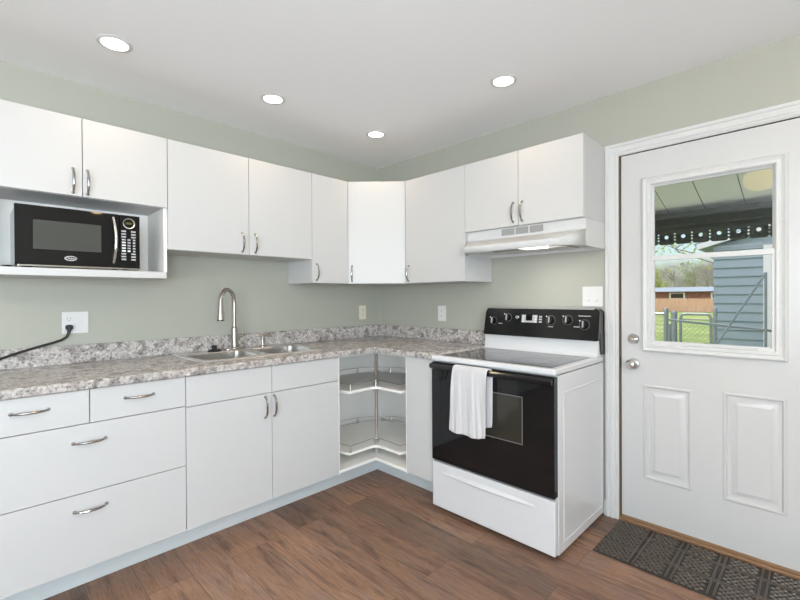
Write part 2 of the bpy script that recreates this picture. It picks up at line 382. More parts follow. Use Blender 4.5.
# ------------------------------------------------------------------ base cabinets, sink wall (fronts face +x)
FXB, ZB, ZT = .6235, .140, .889
def open_box(bm, x0, x1, y0, y1, z0, z1, t=.016, faces='xXyYzZ'):
    if 'x' in faces: box(bm, x0, x0+t, y0, y1, z0, z1)
    if 'X' in faces: box(bm, x1-t, x1, y0, y1, z0, z1)
    if 'y' in faces: box(bm, x0+t, x1-(t if 'X' in faces else 0), y0, y0+t, z0, z1)
    if 'Y' in faces: box(bm, x0+t, x1-(t if 'X' in faces else 0), y1-t, y1, z0, z1)
    if 'z' in faces: box(bm, x0+t, x1-(t if 'X' in faces else 0), y0+t, y1-t, z0, z0+t)
    if 'Z' in faces: box(bm, x0+t, x1-(t if 'X' in faces else 0), y0+t, y1-t, z1-t, z1)
def front_x(name, parent, y0, y1, z0, z1, x=FXB, th=.018, m='white'):
    return obj(name, B(x-th, x, y0+G, y1-G, z0+G, z1-G, bev=.0018), m, parent)
YA, YB_, YC, YD = -2.615, -1.8545, -1.400, -.937
dc = thing('drawer_cabinet', 'white four-drawer base cabinet left of the sink cabinet', 'cabinet', (.3, -2.235, 0))
bm = bmesh.new(); open_box(bm, .004, FXB-.019, YA, YB_-.001, .13, ZT-.001, faces='xyYzZ'); box(bm, .004, .47, YA, YB_-.001, 0, .129); obj('body', bm, 'carc', dc)
for (a, b, c, d, hy, hz) in [(YA, -2.2345, .742, .886, -2.4255, .826), (-2.2345, YB_, .742, .886, -2.050, .826), (YA, YB_, .454, .742, -2.236, .668), (YA, YB_, ZB, .454, -2.234, .384)]:
    dr = front_x('drawer', dc, a, b, c, d); pull(dr, (FXB, hy, hz), (0, 1, 0), (1, 0, 0))
sk = thing('sink_cabinet', 'white two-door base cabinet under the sink', 'cabinet', (.3, -1.4, 0))
bm = bmesh.new(); open_box(bm, .004, FXB-.019, YB_+.001, YD-.001, .13, ZT-.001, faces='xyYz'); box(bm, .004, .47, YB_+.001, YD-.001, 0, .129); box(bm, FXB-.04, FXB-.019, YB_+.02, YD-.02, .72, .87); obj('body', bm, 'carc', sk)
for a, b in ((YB_, YC), (YC, YD)): front_x('false_drawer_front', sk, a, b, .736, .886)
for a, b, hy in ((YB_, YC, -1.441), (YC, YD, -1.387)):
    d = front_x('door', sk, a, b, ZB, .736); pull(d, (FXB, hy, .660), (0, 0, 1), (1, 0, 0), .122)
# corner cabinet, open, with two pie-cut rotating shelves
cc = thing('corner_cabinet', 'open white corner base cabinet with two rotating wire-railed shelves', 'cabinet', (.45, -.45, 0))
c0 = .004; e = .9185
def Lshape(r0, n, back):   # L outline footprint
    return [(back, -back), (back, -e+.001), (r0, -e+.001), (r0, -n), (e-.001, -n), (e-.001, -back)]
bm = bmesh.new()
box(bm, c0, c0+.012, YD+.001, -c0, .13, ZT-.001); box(bm, c0+.012, e-.001, -c0-.012, -c0, .13, ZT-.001)
box(bm, c0+.012, FXB-.001, YD+.001, YD+.006, .13, ZT-.001); box(bm, e-.006, e-.001, -FXB+.001, -c0-.012, .13, ZT-.001)
fl = [(c0+.012, -c0-.012), (c0+.012, YD+.006), (FXB-.001, YD+.006), (FXB-.001, -FXB+.001), (e-.006, -FXB+.001), (e-.006, -c0-.012)]
prism(bm, fl, 2, .141, .159)
fb = [(c0, -c0), (c0, YD+.001), (.47, YD+.001), (.47, -.47), (e-.001, -.47), (e-.001, -c0)]
prism(bm, fb, 2, 0, .129)
# diagonal back infill and top front rails
box(bm, FXB-.019, FXB-.001, YD+.006, -FXB+.001, .881, ZT-.001); box(bm, FXB-.001, e-.006, -FXB+.001, -FXB+.019, .881, ZT-.001)
obj('body', bm, 'carc', cc)
cx, cy, rr_ = .462, -.462, .385
def tray(z):
    nx = .590; a0 = math.acos((nx-cx)/rr_)   # notch planes x=nx, y=-nx
    pts = []
    # start on the x=nx edge low end, go round the back, end on the y=-nx edge
    A0 = math.atan2(-math.sqrt(rr_**2-(nx-cx)**2), nx-cx); A1 = math.atan2(-(nx-cx), math.sqrt(rr_**2-(nx-cx)**2))
    sweep = (A0-A1) % (2*pi); n = 44; arcp = []
    for i in range(n+1):
        t = A0-sweep*i/n; arcp.append((cx+rr_*cos(t), cy+rr_*sin(t)))
    inner = []
    rc = .05; ccx, ccy = nx+rc, -(nx+rc)    # rounded inner notch corner
    for i in range(7):
        t = pi/2+ (pi/2)*i/6; inner.append((ccx+rc*cos(t), ccy+rc*sin(t)))
    out = arcp+inner
    bm = bmesh.new(); prism(bm, out, 2, z-.009, z+.009, bev=.003, seg=2)
    o = obj('rotating_shelf', bm, 'carc', cc, sm=50)
    rl = bmesh.new(); k = .97; P = [(cx+(x-cx)*k, cy+(y-cy)*k, z+.052) for x, y in arcp]+[(x-.012, y+.012, z+.052) for x, y in inner]
    tube(rl, P, .0022, 8, closed=True)
    for i in list(range(0, n+1, 6))+[n+4]:
        x, y, _ = P[i]; cyl(rl, (x, y, z+.008), (x, y, z+.052), .0075, 10, .0035)
    for (ax_, ay_) in ((nx-.01, -.74), (.74, -nx+.01)): pass
    obj('guard_rail', rl, 'nickel', o, label='thin chrome guard rail')
tray(.634); tray(.226)
bm = bmesh.new(); px, py = .562, -.562
cyl(bm, (px, py, .159), (px, py, .871), .0115, 20)
for z in (.217, .625): lathe(bm, [(.03, -.012), (.034, -.004), (.03, 0)], (px, py, z-.004))
for z in (.243, .651): lathe(bm, [(.020, 0), (.020, .016), (.0125, .022), (.0125, .04), (.0095, .042)], (px, py, z-.002), seg=20)
obj('pole', bm, 'chrome', cc, label='chrome centre pole')
# narrow cabinet beside the range (front faces -y)
nc = thing('narrow_cabinet', 'narrow plain white base cabinet left of the range', 'cabinet', (1.03, -.3, 0))
bm = bmesh.new(); box(bm, e+.001, 1.151, -FXB+.019, -.004, .13, ZT-.001); box(bm, e+.001, 1.151, -.47, -.004, 0, .129); obj('body', bm, 'carc', nc)
obj('door', B(e+.001, 1.1495, -FXB, -FXB+.018, ZB, ZT-.003, bev=.0018), 'white', nc)
# kickboard, one continuous L
tk = bmesh.new(); prism(tk, [(.471, YA), (.487, YA), (.487, -.487), (1.151, -.487), (1.151, -.471), (.471, -.471)], 2, .001, .129, bev=.001, seg=1)
tag(obj('kickboard', tk, 'kick'), 'pale blue-grey kickboard running under all the base cabinets', 'kickboard')

# ------------------------------------------------------------------ countertop with sink cut-out and backsplash
TZ = .9255
SX0, SX1, SY0, SY1 = .036, .512, -1.742, -.946       # sink rim outline
hx0, hx1, hy0, hy1 = SX0+.012, SX1-.012, SY0+.012, SY1-.012
def counter():
    bm = bmesh.new(); nx = .646; yl = -2.64; x0 = .002
    def nose_strip_x(x_a, ya, yb, mit=False):
        # rounded nose along y at x = nx (cross-section in x,z)
        prof = [(x_a, ZT), (nx-.004, ZT), (nx, ZT+.004)]+[(nx-.012+.012*cos(t), TZ-.012+.012*sin(t)) for t in [i*pi/2/5 for i in range(6)]]+[(x_a, TZ)]
        return prof
    prof = nose_strip_x(.55, 0, 0)
    A = [bm.verts.new((x, yl, z)) for x, z in prof]
    C = [bm.verts.new((x, -x, z)) for x, z in prof]          # mitre at the inside corner
    D = [bm.verts.new((1.151, -x, z)) for x, z in prof]
    for P, Q in ((A, C), (C, D)):
        n = len(P)
        for i in range(n): bm.faces.new((P[i], P[(i+1) % n], Q[(i+1) % n], Q[i]))
    bm.faces.new(A[::-1]); bm.faces.new(D)
    box(bm, x0, .55, yl, hy0, ZT, TZ); box(bm, x0, hx0, hy0, hy1, ZT, TZ); box(bm, hx1, .55, hy0, hy1, ZT, TZ)
    box(bm, x0, .55, hy1, -.55, ZT, TZ); box(bm, x0, 1.151, -.55, -.002, ZT, TZ)
    return bm
ct = obj('countertop', counter(), 'granite'); tag(ct, 'speckled grey-brown granite-look L-shaped countertop with backsplash', 'countertop')
bs = bmesh.new()
prism(bs, [(.002, -2.64), (.021, -2.64), (.021, -.021), (1.151, -.021), (1.151, -.002), (.002, -.002)], 2, TZ, 1.022, bev=.004, seg=3)
obj('backsplash', bs, 'granite', ct)

# ------------------------------------------------------------------ sink
sink = thing('kitchen_sink', 'stainless double-bowl drop-in sink in the countertop', 'sink', (.28, -1.35, TZ))
def rrect(x0, x1, y0, y1, r, n=6):
    out = []
    for cx_, cy_, a in ((x1-r, y1-r, 0), (x0+r, y1-r, pi/2), (x0+r, y0+r, pi), (x1-r, y0+r, 3*pi/2)):
        for i in range(n+1): out.append((cx_+r*cos(a+pi/2*i/n), cy_+r*sin(a+pi/2*i/n)))
    return out
bowls = [(.150, .475, -1.705, -1.362), (.150, .475, -1.318, -.984)]
def loops(bm, levels):
    prev = None; first = None
    for pts, z in levels:
        cur = [bm.verts.new((x, y, z)) for x, y in pts]
        if prev: 
            n = len(cur)
            for i in range(n): bm.faces.new((prev[i], prev[(i+1) % n], cur[(i+1) % n], cur[i]))
        else: first = cur
        prev = cur
    return first, prev
bm = bmesh.new()
# rim lip
zr = TZ+.007
outer = rrect(SX0, SX1, SY0, SY1, .03)
f0, l0 = loops(bm, [(outer, TZ+.0006), (rrect(SX0+.003, SX1-.003, SY0+.003, SY1-.003, .03), zr), (rrect(SX0+.012, SX1-.012, SY0+.012, SY1-.012, .022), zr-.001)])
rims = []
for (a, b, c, d) in bowls:
    f1, l1 = loops(bm, [(rrect(a, b, c, d, .05), zr-.001), (rrect(a+.004, b-.004, c+.004, d-.004, .048), zr-.006), (rrect(a+.006, b-.006, c+.006, d-.006, .046), TZ-.13), (rrect(a+.02, b-.02, c+.02, d-.02, .04), TZ-.155), (rrect(a+.12, b-.12, c+.12, d-.12, .03), TZ-.16)])
    bm.faces.new(l1); rims.append(f1)
es = []
def ed(vs):
    for i in range(len(vs)):
        q = bm.edges.get((vs[i], vs[(i+1) % len(vs)]))
        es.append(q)
ed(l0); [ed(q) for q in rims]
bmesh.ops.triangle_fill(bm, use_beauty=True, use_dissolve=False, edges=es)
obj('basin', bm, 'steel', sink)
for a, b, c, d in bowls:
    bm = bmesh.new(); lathe(bm, [(.045, .003), (.040, .006), (.028, .003), (0, .002)], ((a+b)/2, (c+d)/2, TZ-.16), seg=28); obj('drain', bm, 'chrome', sink)
# faucet
DK = zr-.0005
fx, fy = .098, -1.378
fc = thing('kitchen_faucet', 'tall brushed nickel gooseneck pull-down faucet behind the sink', 'faucet', (fx, fy, DK))
d = Vector((.105, -.135, 0)).normalized()
bm = bmesh.new(); prism(bm, [(x, y) for x, y in rrect(fx-.027, fx+.027, fy-.070, fy+.070, .026)], 2, DK, DK+.006, bev=.002, seg=2); obj('deck_plate', bm, 'nickel', fc)
bm = bmesh.new(); lathe(bm, [(.0, .006), (.026, .006), (.026, .012), (.0205, .018), (.0195, .135), (.017, .142), (.0125, .146), (0, .146)], (fx, fy, DK)); obj('base', bm, 'nickel', fc)
rad = .083; zc = 1.236; pts = [(fx, fy, DK+.14)]+[(fx, fy, zc-.05)]
for i in range(0, 15):
    t = pi-(pi+.12)*i/14; o_ = rad+rad*cos(t); pts.append((fx+d.x*o_, fy+d.y*o_, zc+rad*sin(t)))
bm = bmesh.new(); tube(bm, pts, .0115, 16); obj('spout', bm, 'nickel', fc)
e_ = Vector(pts[-1]); dn = (Vector(pts[-1])-Vector(pts[-2])).normalized(); dn = (dn*.6+Vector((0, 0, -1))*.8).normalized()
bm = bmesh.new(); lathe(bm, [(.0115, -.004), (.0135, .004), (.015, .03), (.0175, .062), (.0215, .088), (.0215, .094)], e_, dn, 24); sp = obj('spray_head', bm, 'nickel', fc)
bm = bmesh.new(); lathe(bm, [(.0213, .0935), (.020, .100), (0, .101)], e_, dn, 24); obj('spray_nozzle', bm, 'rubber', sp)
bm = bmesh.new(); tube(bm, [(fx, fy+.015, DK+.085), (fx, fy+.055, DK+.085)], .010, 14); tube(bm, [(fx, fy+.052, DK+.085), (fx, fy+.058, DK+.12), (fx-.002, fy+.062, DK+.165)], [.0045, .0036, .003], 10); obj('lever_handle', bm, 'nickel', fc)
# soap dispenser
sd = thing('soap_dispenser', 'brushed nickel soap dispenser pump right of the faucet', 'soap dispenser', (.098, -1.182, DK))
bm = bmesh.new(); lathe(bm, [(0, .0), (.021, .0), (.021, .006), (.013, .012), (.012, .045), (0, .046)], (.098, -1.182, DK), seg=20); obj('base', bm, 'nickel', sd)
bm = bmesh.new(); cyl(bm, (.098, -1.182, DK+.04), (.098, -1.182, DK+.075), .006, 12); tube(bm, [(.09, -1.229, DK+.074), (.096, -1.204, DK+.078), (.098, -1.182, DK+.078), (.105, -1.134, DK+.076), (.108, -1.114, DK+.070)], [.0045, .006, .008, .0055, .0045], 12); obj('pump', bm, 'nickel', sd)
# black sink stopper
bm = bmesh.new(); lathe(bm, [(0, 0), (.040, 0), (.041, .006), (.030, .010), (.015, .013), (.014, .026), (.017, .032), (.014, .037), (0, .038)], (.100, -1.508, DK+.0003), seg=24)
tag(obj('sink_stopper', bm, 'rubber'), 'black rubber sink stopper on the rear rim left of the faucet', 'sink stopper')

# ------------------------------------------------------------------ wall cabinets
UD = .317; UT = 2.1216
def ucab(label, y0, y1, z0, doors, loc=None):
    t = thing('wall_cabinet', label, 'cabinet', (.15, (y0+y1)/2, z0), 'white wall cabinets')
    obj('body', B(.002, UD-.019, y0+.0008, y1-.0008, z0, UT-.002), 'white', t)
    for a, b, hy, hz in doors:
        dd = obj('door', B(UD-.018, UD, a+G, b-G, z0+.001, UT-.001, bev=.0018), 'white', t); pull(dd, (UD, hy, hz), (0, 0, 1), (1, 0, 0))
    return t
m1, m2, m3 = -2.5745, -2.2045, -1.8345
mc = thing('wall_cabinet', 'white two-door wall cabinet above the microwave with open shelf beneath', 'cabinet', (.15, -2.2, 1.37), 'white wall cabinets')
obj('body', B(.002, UD-.019, m1, m3-.001, 1.748, UT-.002), 'white', mc)
for a, b, hy in ((m1, m2, -2.241), (m2, m3, -2.185)):
    dd = obj('door', B(UD-.018, UD, a+G, b-G, 1.7495, UT-.001, bev=.0018), 'white', mc); pull(dd, (UD, hy, 1.820), (0, 0, 1), (1, 0, 0))
obj('side_panel', B(.002, .300, m3-.017, m3-.001, 1.405, 1.7475), 'carc', mc); obj('side_panel', B(.002, .300, m1, m1+.016, 1.405, 1.7475), 'carc', mc)
obj('back_panel', B(.002, .008, m1+.016, m3-.017, 1.405, 1.7475), 'carc', mc)
bm = B(.002, .355, m1, -1.8535, 1.369, 1.4045, bev=.003)
obj('shelf', bm, 'white', mc)
ucab('white two-door wall cabinet above the sink', m3, -.9252, 1.528, [(m3, -1.3788, -1.422, 1.601), (-1.3788, -.9252, -1.340, 1.601)])
ucab('narrow white single-door wall cabinet between the sink cabinet and the diagonal corner one', -.9252, -.6125, 1.3666, [(-.9252, -.6125, -.890, 1.442)])
# diagonal corner cabinet
X5 = .6213
dg = thing('wall_cabinet', 'white diagonal single-door wall cabinet in the room corner', 'cabinet', (.2, -.2, 1.3666), 'white wall cabinets')
q0 = Vector((UD-.004, -.6117)); q1 = Vector((X5-.001, -UD+.004)); dv = (q1-q0).normalized(); nv = Vector((dv.y, -dv.x))
i0 = q0-nv*.019; i1 = q1-nv*.019
bm = bmesh.new(); prism(bm, [(.002, -.002), (.002, -.6115), (i0.x-.004, -.6115), tuple(i0+dv*.012), tuple(i1-dv*.012), (X5-.001, i1.y+.004), (X5-.001, -.002)], 2, 1.3666, UT-.002)
obj('body', bm, 'white', dg)
a_ = q0+dv*.003; b_ = q1-dv*.003
bm = bmesh.new(); prism(bm, [tuple(a_), tuple(b_), tuple(b_-nv*.018), tuple(a_-nv*.018)], 2, 1.368, UT-.001, bev=.0018, seg=2)
dd = obj('door', bm, 'white', dg); hp = q0+dv*.030; pull(dd, (hp.x, hp.y, 1.441), (0, 0, 1), (nv.x, nv.y, 0))
# range-wall single door
def ucab_y(label, x0, x1, z0, doors):
    t = thing('wall_cabinet', label, 'cabinet', ((x0+x1)/2, -.15, z0), 'white wall cabinets')
    obj('body', B(x0+.0008, x1-.0008, -UD+.019, -.002, z0, UT-.002), 'white', t)
    for a, b, hx, hz in doors:
        dd = obj('door', B(a+G, b-G, -UD, -UD+.018, z0+.001, UT-.001, bev=.0018), 'white', t); pull(dd, (hx, -UD, hz), (0, 0, 1), (0, -1, 0))
ucab_y('white single-door wall cabinet between the corner one and the range hood', X5, 1.1596, 1.3666, [(X5, 1.1596, .655, 1.438)])
ucab_y('short white two-door wall cabinet above the range hood', 1.1596, 1.922, 1.682, [(1.1596, 1.5415, 1.510, 1.762), (1.5415, 1.922, 1.568, 1.762)])

# ------------------------------------------------------------------ range hood
hd = thing('range_hood', 'white under-cabinet range hood above the stove', 'range hood', (1.54, -.15, 1.53))
bm = bmesh.new(); hx0_, hx1_ = 1.161, 1.921
box(bm, hx0_, hx1_, -.290, -.002, 1.622, 1.681)
for (a, b, c, d_) in ((hx0_, hx0_+.006, -.290, -.002), (hx1_-.006, hx1_, -.290, -.002), (hx0_+.006, hx1_-.006, -.008, -.002)): box(bm, a, b, c, d_, 1.534, 1.622)
obj('housing', bm, 'hood', hd)
bm = bmesh.new()
top = [(hx0_, -.291, 1.622), (hx1_, -.291, 1.622)]; fr = [(1.250, -.450, 1.567), (1.855, -.450, 1.567)]; fb_ = [(1.250, -.450, 1.530), (1.855, -.450, 1.530)]; bk = [(hx0_, -.291, 1.534), (hx1_, -.291, 1.534)]
V = [bm.verts.new(p) for p in top+fr+fb_+bk]
for q in ((0, 1, 3, 2), (2, 3, 5, 4), (0, 2, 4, 6), (1, 7, 5, 3)): bm.faces.new([V[i] for i in q])
o = obj('visor', bm, 'hood', hd, sm=10); md = o.modifiers.new('thick', 'SOLIDIFY'); md.thickness = .005; md.offset = -1
bm = bmesh.new(); prism(bm, [(hx0_+.007, -.009), (hx0_+.007, -.290), (1.262, -.440), (1.845, -.440), (hx1_-.007, -.290), (hx1_-.007, -.009)], 2, 1.556, 1.560); obj('underside_panel', bm, 'hood', hd)
obj('light_lens', B(1.56, 1.70, -.37, -.25, 1.540, 1.5555, bev=.004), 'hlamp', hd, label='lit rectangular lamp lens')
obj('grease_filter', B(1.30, 1.78, -.205, -.03, 1.548, 1.5555), 'steel', hd)
obj('switch_block', B(1.70, 1.80, -.40, -.36, 1.543, 1.5555, bev=.003), 'vent', hd)
for a, b in ((1.416, 1.502), (1.512, 1.590), (1.603, 1.684)):
    bm = bmesh.new(); box(bm, a, b, -.2925, -.2902, 1.636, 1.674)
    for i in range(8): box(bm, a, b, -.2938, -.2925, 1.6375+i*.0047, 1.6395+i*.0047)
    obj('vent_grille', bm, 'vent', hd)
for x in (1.772, 1.812): bm = bmesh.new(); lathe(bm, [(.0, 0), (.009, 0), (.009, .003), (0, .004)], (x, -.2902, 1.655), (0, -1, 0), 14); obj('switch_button', bm, 'hood', hd)
light('hood_lamp', 'AREA', (1.63, -.31, 1.534), .9, (1, .97, .92), (0, 0, 0), shape='RECTANGLE', size=.15, size_y=.12)

# ------------------------------------------------------------------ range
RX0, RX1 = 1.155, 1.917
rg = thing('electric_range', 'white freestanding electric range with black glass oven door', 'stove', (1.527, -.33, 0))
bm = bmesh.new(); box(bm, RX0, RX1, -.612, -.030, .022, .886, bev=.003); obj('body', bm, 'enamel', rg)
bm = bmesh.new()
ringp = [(0, .0), (.0015, -.002), (.006, -.002), (.0075, 0)]
x_ = RX1; rows = []
for dd_, t in ((0, 0), (.003, .0025), (.008, .0025), (.011, 0)):
    rows.append([bm.verts.new((x_+t, y, z)) for y, z in ((-.56+dd_, .06+dd_), (-.045-dd_, .06+dd_), (-.045-dd_, .80-dd_), (-.56+dd_, .80-dd_))])
for A, C in zip(rows, rows[1:]):
    for i in range(4): bm.faces.new((A[i], A[(i+1) % 4], C[(i+1) % 4], C[i]))
obj('side_bead', bm, 'enamel', rg)
for x in (RX0+.04, RX1-.04):
    for y in (-.57, -.08): bm = bmesh.new(); cyl(bm, (x, y, 0), (x, y, .022), .018, 16); obj('foot', bm, 'bplast', rg)
# white cooktop frame with glass
bm = bmesh.new(); box(bm, RX0-.002, RX1+.002, -.652, -.034, .889, .9185, bev=.007, seg=3); tp = obj('cooktop_frame', bm, 'enamel', rg)
obj('cooktop_glass', B(1.196, 1.882, -.612, -.128, .9170, .9200, bev=.001), 'ctop', tp, label='dark ceramic glass')
for x, y, r in ((1.36, -.24, .088), (1.70, -.245, .075), (1.36, -.47, .075), (1.70, -.47, .105)):
    bm = bmesh.new(); lathe(bm, [(r, 0), (r, .0004), (r+.002, .0004), (r+.002, 0)], (x, y, .9199), seg=48); obj('burner_ring', bm, 'ring', tp)
# backguard
bm = bmesh.new(); prism(bm, [(-.112, .9185), (-.094, .935), (-.090, 1.016), (-.012, 1.016), (-.012, .9185)], 0, RX0+.006, RX1-.006, bev=.002, seg=2); obj('backguard', bm, 'enamel', rg)
def cpanel():
    bm = bmesh.new()
    # front outline rounded, tilted back
    z0, z1 = 1.010, 1.193; y0, y1 = -.108, -.080; n = 6
    out = []
    for cx_, cz_, a, r in ((RX1-.03, z1-.03, 0, .03), (RX0+.04, z1-.03, pi/2, .03), (RX0+.012, z0+.012, pi, .012), (RX1-.012, z0+.012, 3*pi/2, .012)):
        for i in range(n+1): out.append((cx_+r*cos(a+pi/2*i/n), cz_+r*sin(a+pi/2*i/n)))
    def Y(z): return y0+(y1-y0)*(z-z0)/(z1-z0)
    A = [bm.verts.new((x, Y(z), z)) for x, z in out]; Bv = [bm.verts.new((x, -.012, z)) for x, z in out]; N = len(out)
    bm.faces.new(A); bm.faces.new(Bv[::-1])
    for i in range(N): bm.faces.new((A[i], Bv[i], Bv[(i+1) % N], A[(i+1) % N]))
    bmesh.ops.bevel(bm, geom=[q for q in bm.edges if q.verts[0] in A and q.verts[1] in A], offset=.006, segments=3, affect='EDGES')
    return bm, Y
bm, CY = cpanel(); prism(bm, [(-.060, .93), (-.075, 1.00), (-.075, 1.05), (-.012, 1.05), (-.012, .93)], 0, RX1-.0055, RX1+.0015)
cp = obj('control_panel', bm, 'bplast', rg)
tn = Vector((0, -1, (.108-.080)/.18)).normalized()   # outward normal of the tilted fascia
obj_top = bmesh.new(); prism(obj_top, [(-.086, 1.187), (-.074, 1.196), (-.014, 1.196), (-.014, 1.187)], 0, RX0+.03, RX1-.03); obj('top_trim', obj_top, 'gtxt', cp)
for x, z, r in ((1.232, 1.104, .020), (1.341, 1.128, .020), (1.632, 1.120, .023), (1.737, 1.124, .023), (1.836, 1.100, .023)):
    p = Vector((x, CY(z)-.0005, z)); bm = bmesh.new()
    lathe(bm, [(r*1.18, 0), (r*1.18, .0015), (r*1.02, .002), (r, .006), (r*.86, .020), (r*.80, .022), (0, .022)], p, tn, 28)
    kn = obj('knob', bm, 'bplast', cp)
    bm = bmesh.new(); box(bm, -.0035, .0035, -.018, .018, 0, .010, bev=.001)
    m_ = Matrix.Translation(p+tn*.020) @ tn.to_track_quat('Z', 'Y').to_matrix().to_4x4(); bm.transform(m_); obj('grip', bm, 'gtxt', kn)
    bm = bmesh.new(); lathe(bm, [(r*1.22, 0), (r*1.22, .0008), (r*1.30, .0008), (r*1.30, 0)], p, tn, 30); obj('dial_ring', bm, 'dimring', kn)
    bm = bmesh.new(); lathe(bm, [(0, .0008), (.0045, .0008)], p+Vector((-.026, 0, .022)), tn, 10); obj('mark', bm, 'wtxt', cp)
def plq(name, x0, x1, z0, z1, m, parent=cp, off=.0008):
    bm = bmesh.new(); vs = [bm.verts.new((x, CY(z)-off, z)) for x, z in ((x0, z0), (x1, z0), (x1, z1), (x0, z1))]
    r = bmesh.ops.extrude_face_region(bm, geom=[bm.faces.new(vs)]); bmesh.ops.translate(bm, vec=(0, -.0012, 0), verts=[v for v in r['geom'] if isinstance(v, bmesh.types.BMVert)])
    return obj(name, bm, m, parent)
plq('display', 1.438, 1.545, 1.100, 1.148, 'gtxt'); plq('display_window', 1.468, 1.512, 1.112, 1.151, 'bglass', off=.0022)
for z in (1.106, 1.122, 1.138):
    plq('button', 1.556, 1.576, z-.005, z+.005, 'gtxt')
    for x in (1.446, 1.530): plq('button', x, x+.010, z-.004, z+.004, 'wtxt', off=.0022)
for x0, x1, z in ((1.618, 1.650, 1.078), (1.775, 1.810, 1.084), (1.800, 1.870, 1.148), (1.27, 1.30, 1.086)): plq('printed_line', x0, x1, z, z+.003, 'wtxt')
# small white emblem: a tilted swoosh ring
bm = bmesh.new(); pts = [(1.406+.013*cos(t)*(1-t/14), CY(1.130)-.0015, 1.130+.009*sin(t)*(1-t/14)) for t in [i*.35 for i in range(22)]]; tube(bm, pts, .0018, 6); obj('emblem', bm, 'wtxt', cp)
# oven door
od = obj('oven_door', B(RX0+.004, RX1-.002, -.655, -.615, .304, .880, bev=.004), 'bglass', rg, label='black glass oven door')
bm = bmesh.new(); ringframe(bm, 1.330, 1.752, .525, .765, [(0, -.6553), (.0, -.6566), (.004, -.6566), (.004, -.6553)]); ow = obj('oven_window', B(1.330, 1.752, -.6558, -.6545, .525, .765), 'ovwin', od); obj('window_outline', bm, 'dimring', ow)
bm = bmesh.new(); prism(bm, [(-.680, .845), (-.692, .852), (-.694, .868), (-.686, .878), (-.674, .878), (-.671, .862), (-.673, .848)], 0, RX0+.016, RX1-.001, bev=.002, seg=2)
for x in (RX0+.030, RX1-.030): box(bm, x-.022, x+.022, -.675, -.654, .850, .872, bev=.003)
obj('door_handle', bm, 'bplast', od)
# bottom drawer with long pull ridge
dr = obj('storage_drawer', B(RX0+.002, RX1-.002, -.650, -.613, .028, .292, bev=.006, seg=3), 'enamel', rg)
bm = bmesh.new(); n = 24; rows = []
for i in range(n+1):
    t = i/n; x = 1.215+(1.835-1.229)*t; s = sin(pi*t)**.45
    zc_ = .238
    rows.append([bm.verts.new((x, y, z)) for y, z in ((-.6495, zc_+.016*s), (-.6495-.010*s, zc_+.010*s), (-.6495-.017*s, zc_-.002), (-.6495-.012*s, zc_-.008*s-.002), (-.6495, zc_-.006*s-.002))])
for A, C in zip(rows, rows[1:]):
    for i in range(4): bm.faces.new((A[i], A[i+1], C[i+1], C[i]))
obj('drawer_pull', bm, 'enamel', dr, sm=50)

# towel over the oven handle
def towel():
    bm = bmesh.new(); prof = []
    yc, zc_ = -.694, .866
    L = [(-.672, .56+.03*k) for k in range(10)]           # back flap going up, behind the bar
    L = [(-.6625, .57), (-.6625, .65), (-.6625, .75), (-.6625, .83), (-.6635, .872), (-.671, .884), (-.682, .8865), (-.694, .884), (-.702, .874), (-.705, .84), (-.7055, .80), (-.7055, .75), (-.7055, .70), (-.7055, .65), (-.7055, .60), (-.7055, .56), (-.7055, .522)]
    nx = 28; rows = []
    for j, (y, z) in enumerate(L):
        row = []
        for i in range(nx+1):
            u = i/nx
            x0 = 1.352 if j > 6 else 1.360; x1 = 1.575 if j > 6 else 1.585
            dz = max(0, (.87-z)); x0b = x0-.022*dz/.35*(1 if j > 6 else 0); x1b = x1-.004*dz/.35
            x = x0b+(x1b-x0b)*u
            wv = (.0045*sin(u*9.5+1+z*2)+.0035*sin(u*23+2+z*6)+.002*sin(u*41+z*17))*min(1, dz/.12)
            yy = y-abs(wv)*1.3 if j > 6 else y
            zz = z
            if j == len(L)-1 or j == 0: zz = z-.010*sin(u*3.2)-.004*sin(u*11)
            row.append(bm.verts.new((x, yy-(.0018 if (j > 8 and (u < .05 or u > .95)) else 0), zz)))
        rows.append(row)
    for A, C in zip(rows, rows[1:]):
        for i in range(nx): bm.faces.new((A[i], A[i+1], C[i+1], C[i]))
    return bm
tw = obj('dish_towel', towel(), 'towel', sm=80); tag(tw, 'white terry dish towel hanging over the oven handle', 'towel')
md = tw.modifiers.new('thick', 'SOLIDIFY'); md.thickness = .006; md.offset = 0
md = tw.modifiers.new('sub', 'SUBSURF'); md.levels = 1; md.render_levels = 2

# ------------------------------------------------------------------ microwave on its shelf (front faces +x)
MY0, MY1, MZ0, MZ1, MX = -2.449, -1.9745, 1.416, 1.680, .345
mw = thing('microwave_oven', 'black countertop microwave on the open shelf', 'microwave', (.18, -2.21, 1.4045))
obj('body', B(.022, MX-.035, MY0+.003, MY1-.003, MZ0, MZ1-.002, bev=.004), 'bplast', mw)
for x in (.06, .28):
    for y in (MY0+.05, MY1-.05): bm = bmesh.new(); cyl(bm, (x, y, 1.4047), (x, y, MZ0), .014, 12); obj('foot', bm, 'rubber', mw)
bm = bmesh.new(); ys = -2.088+.020
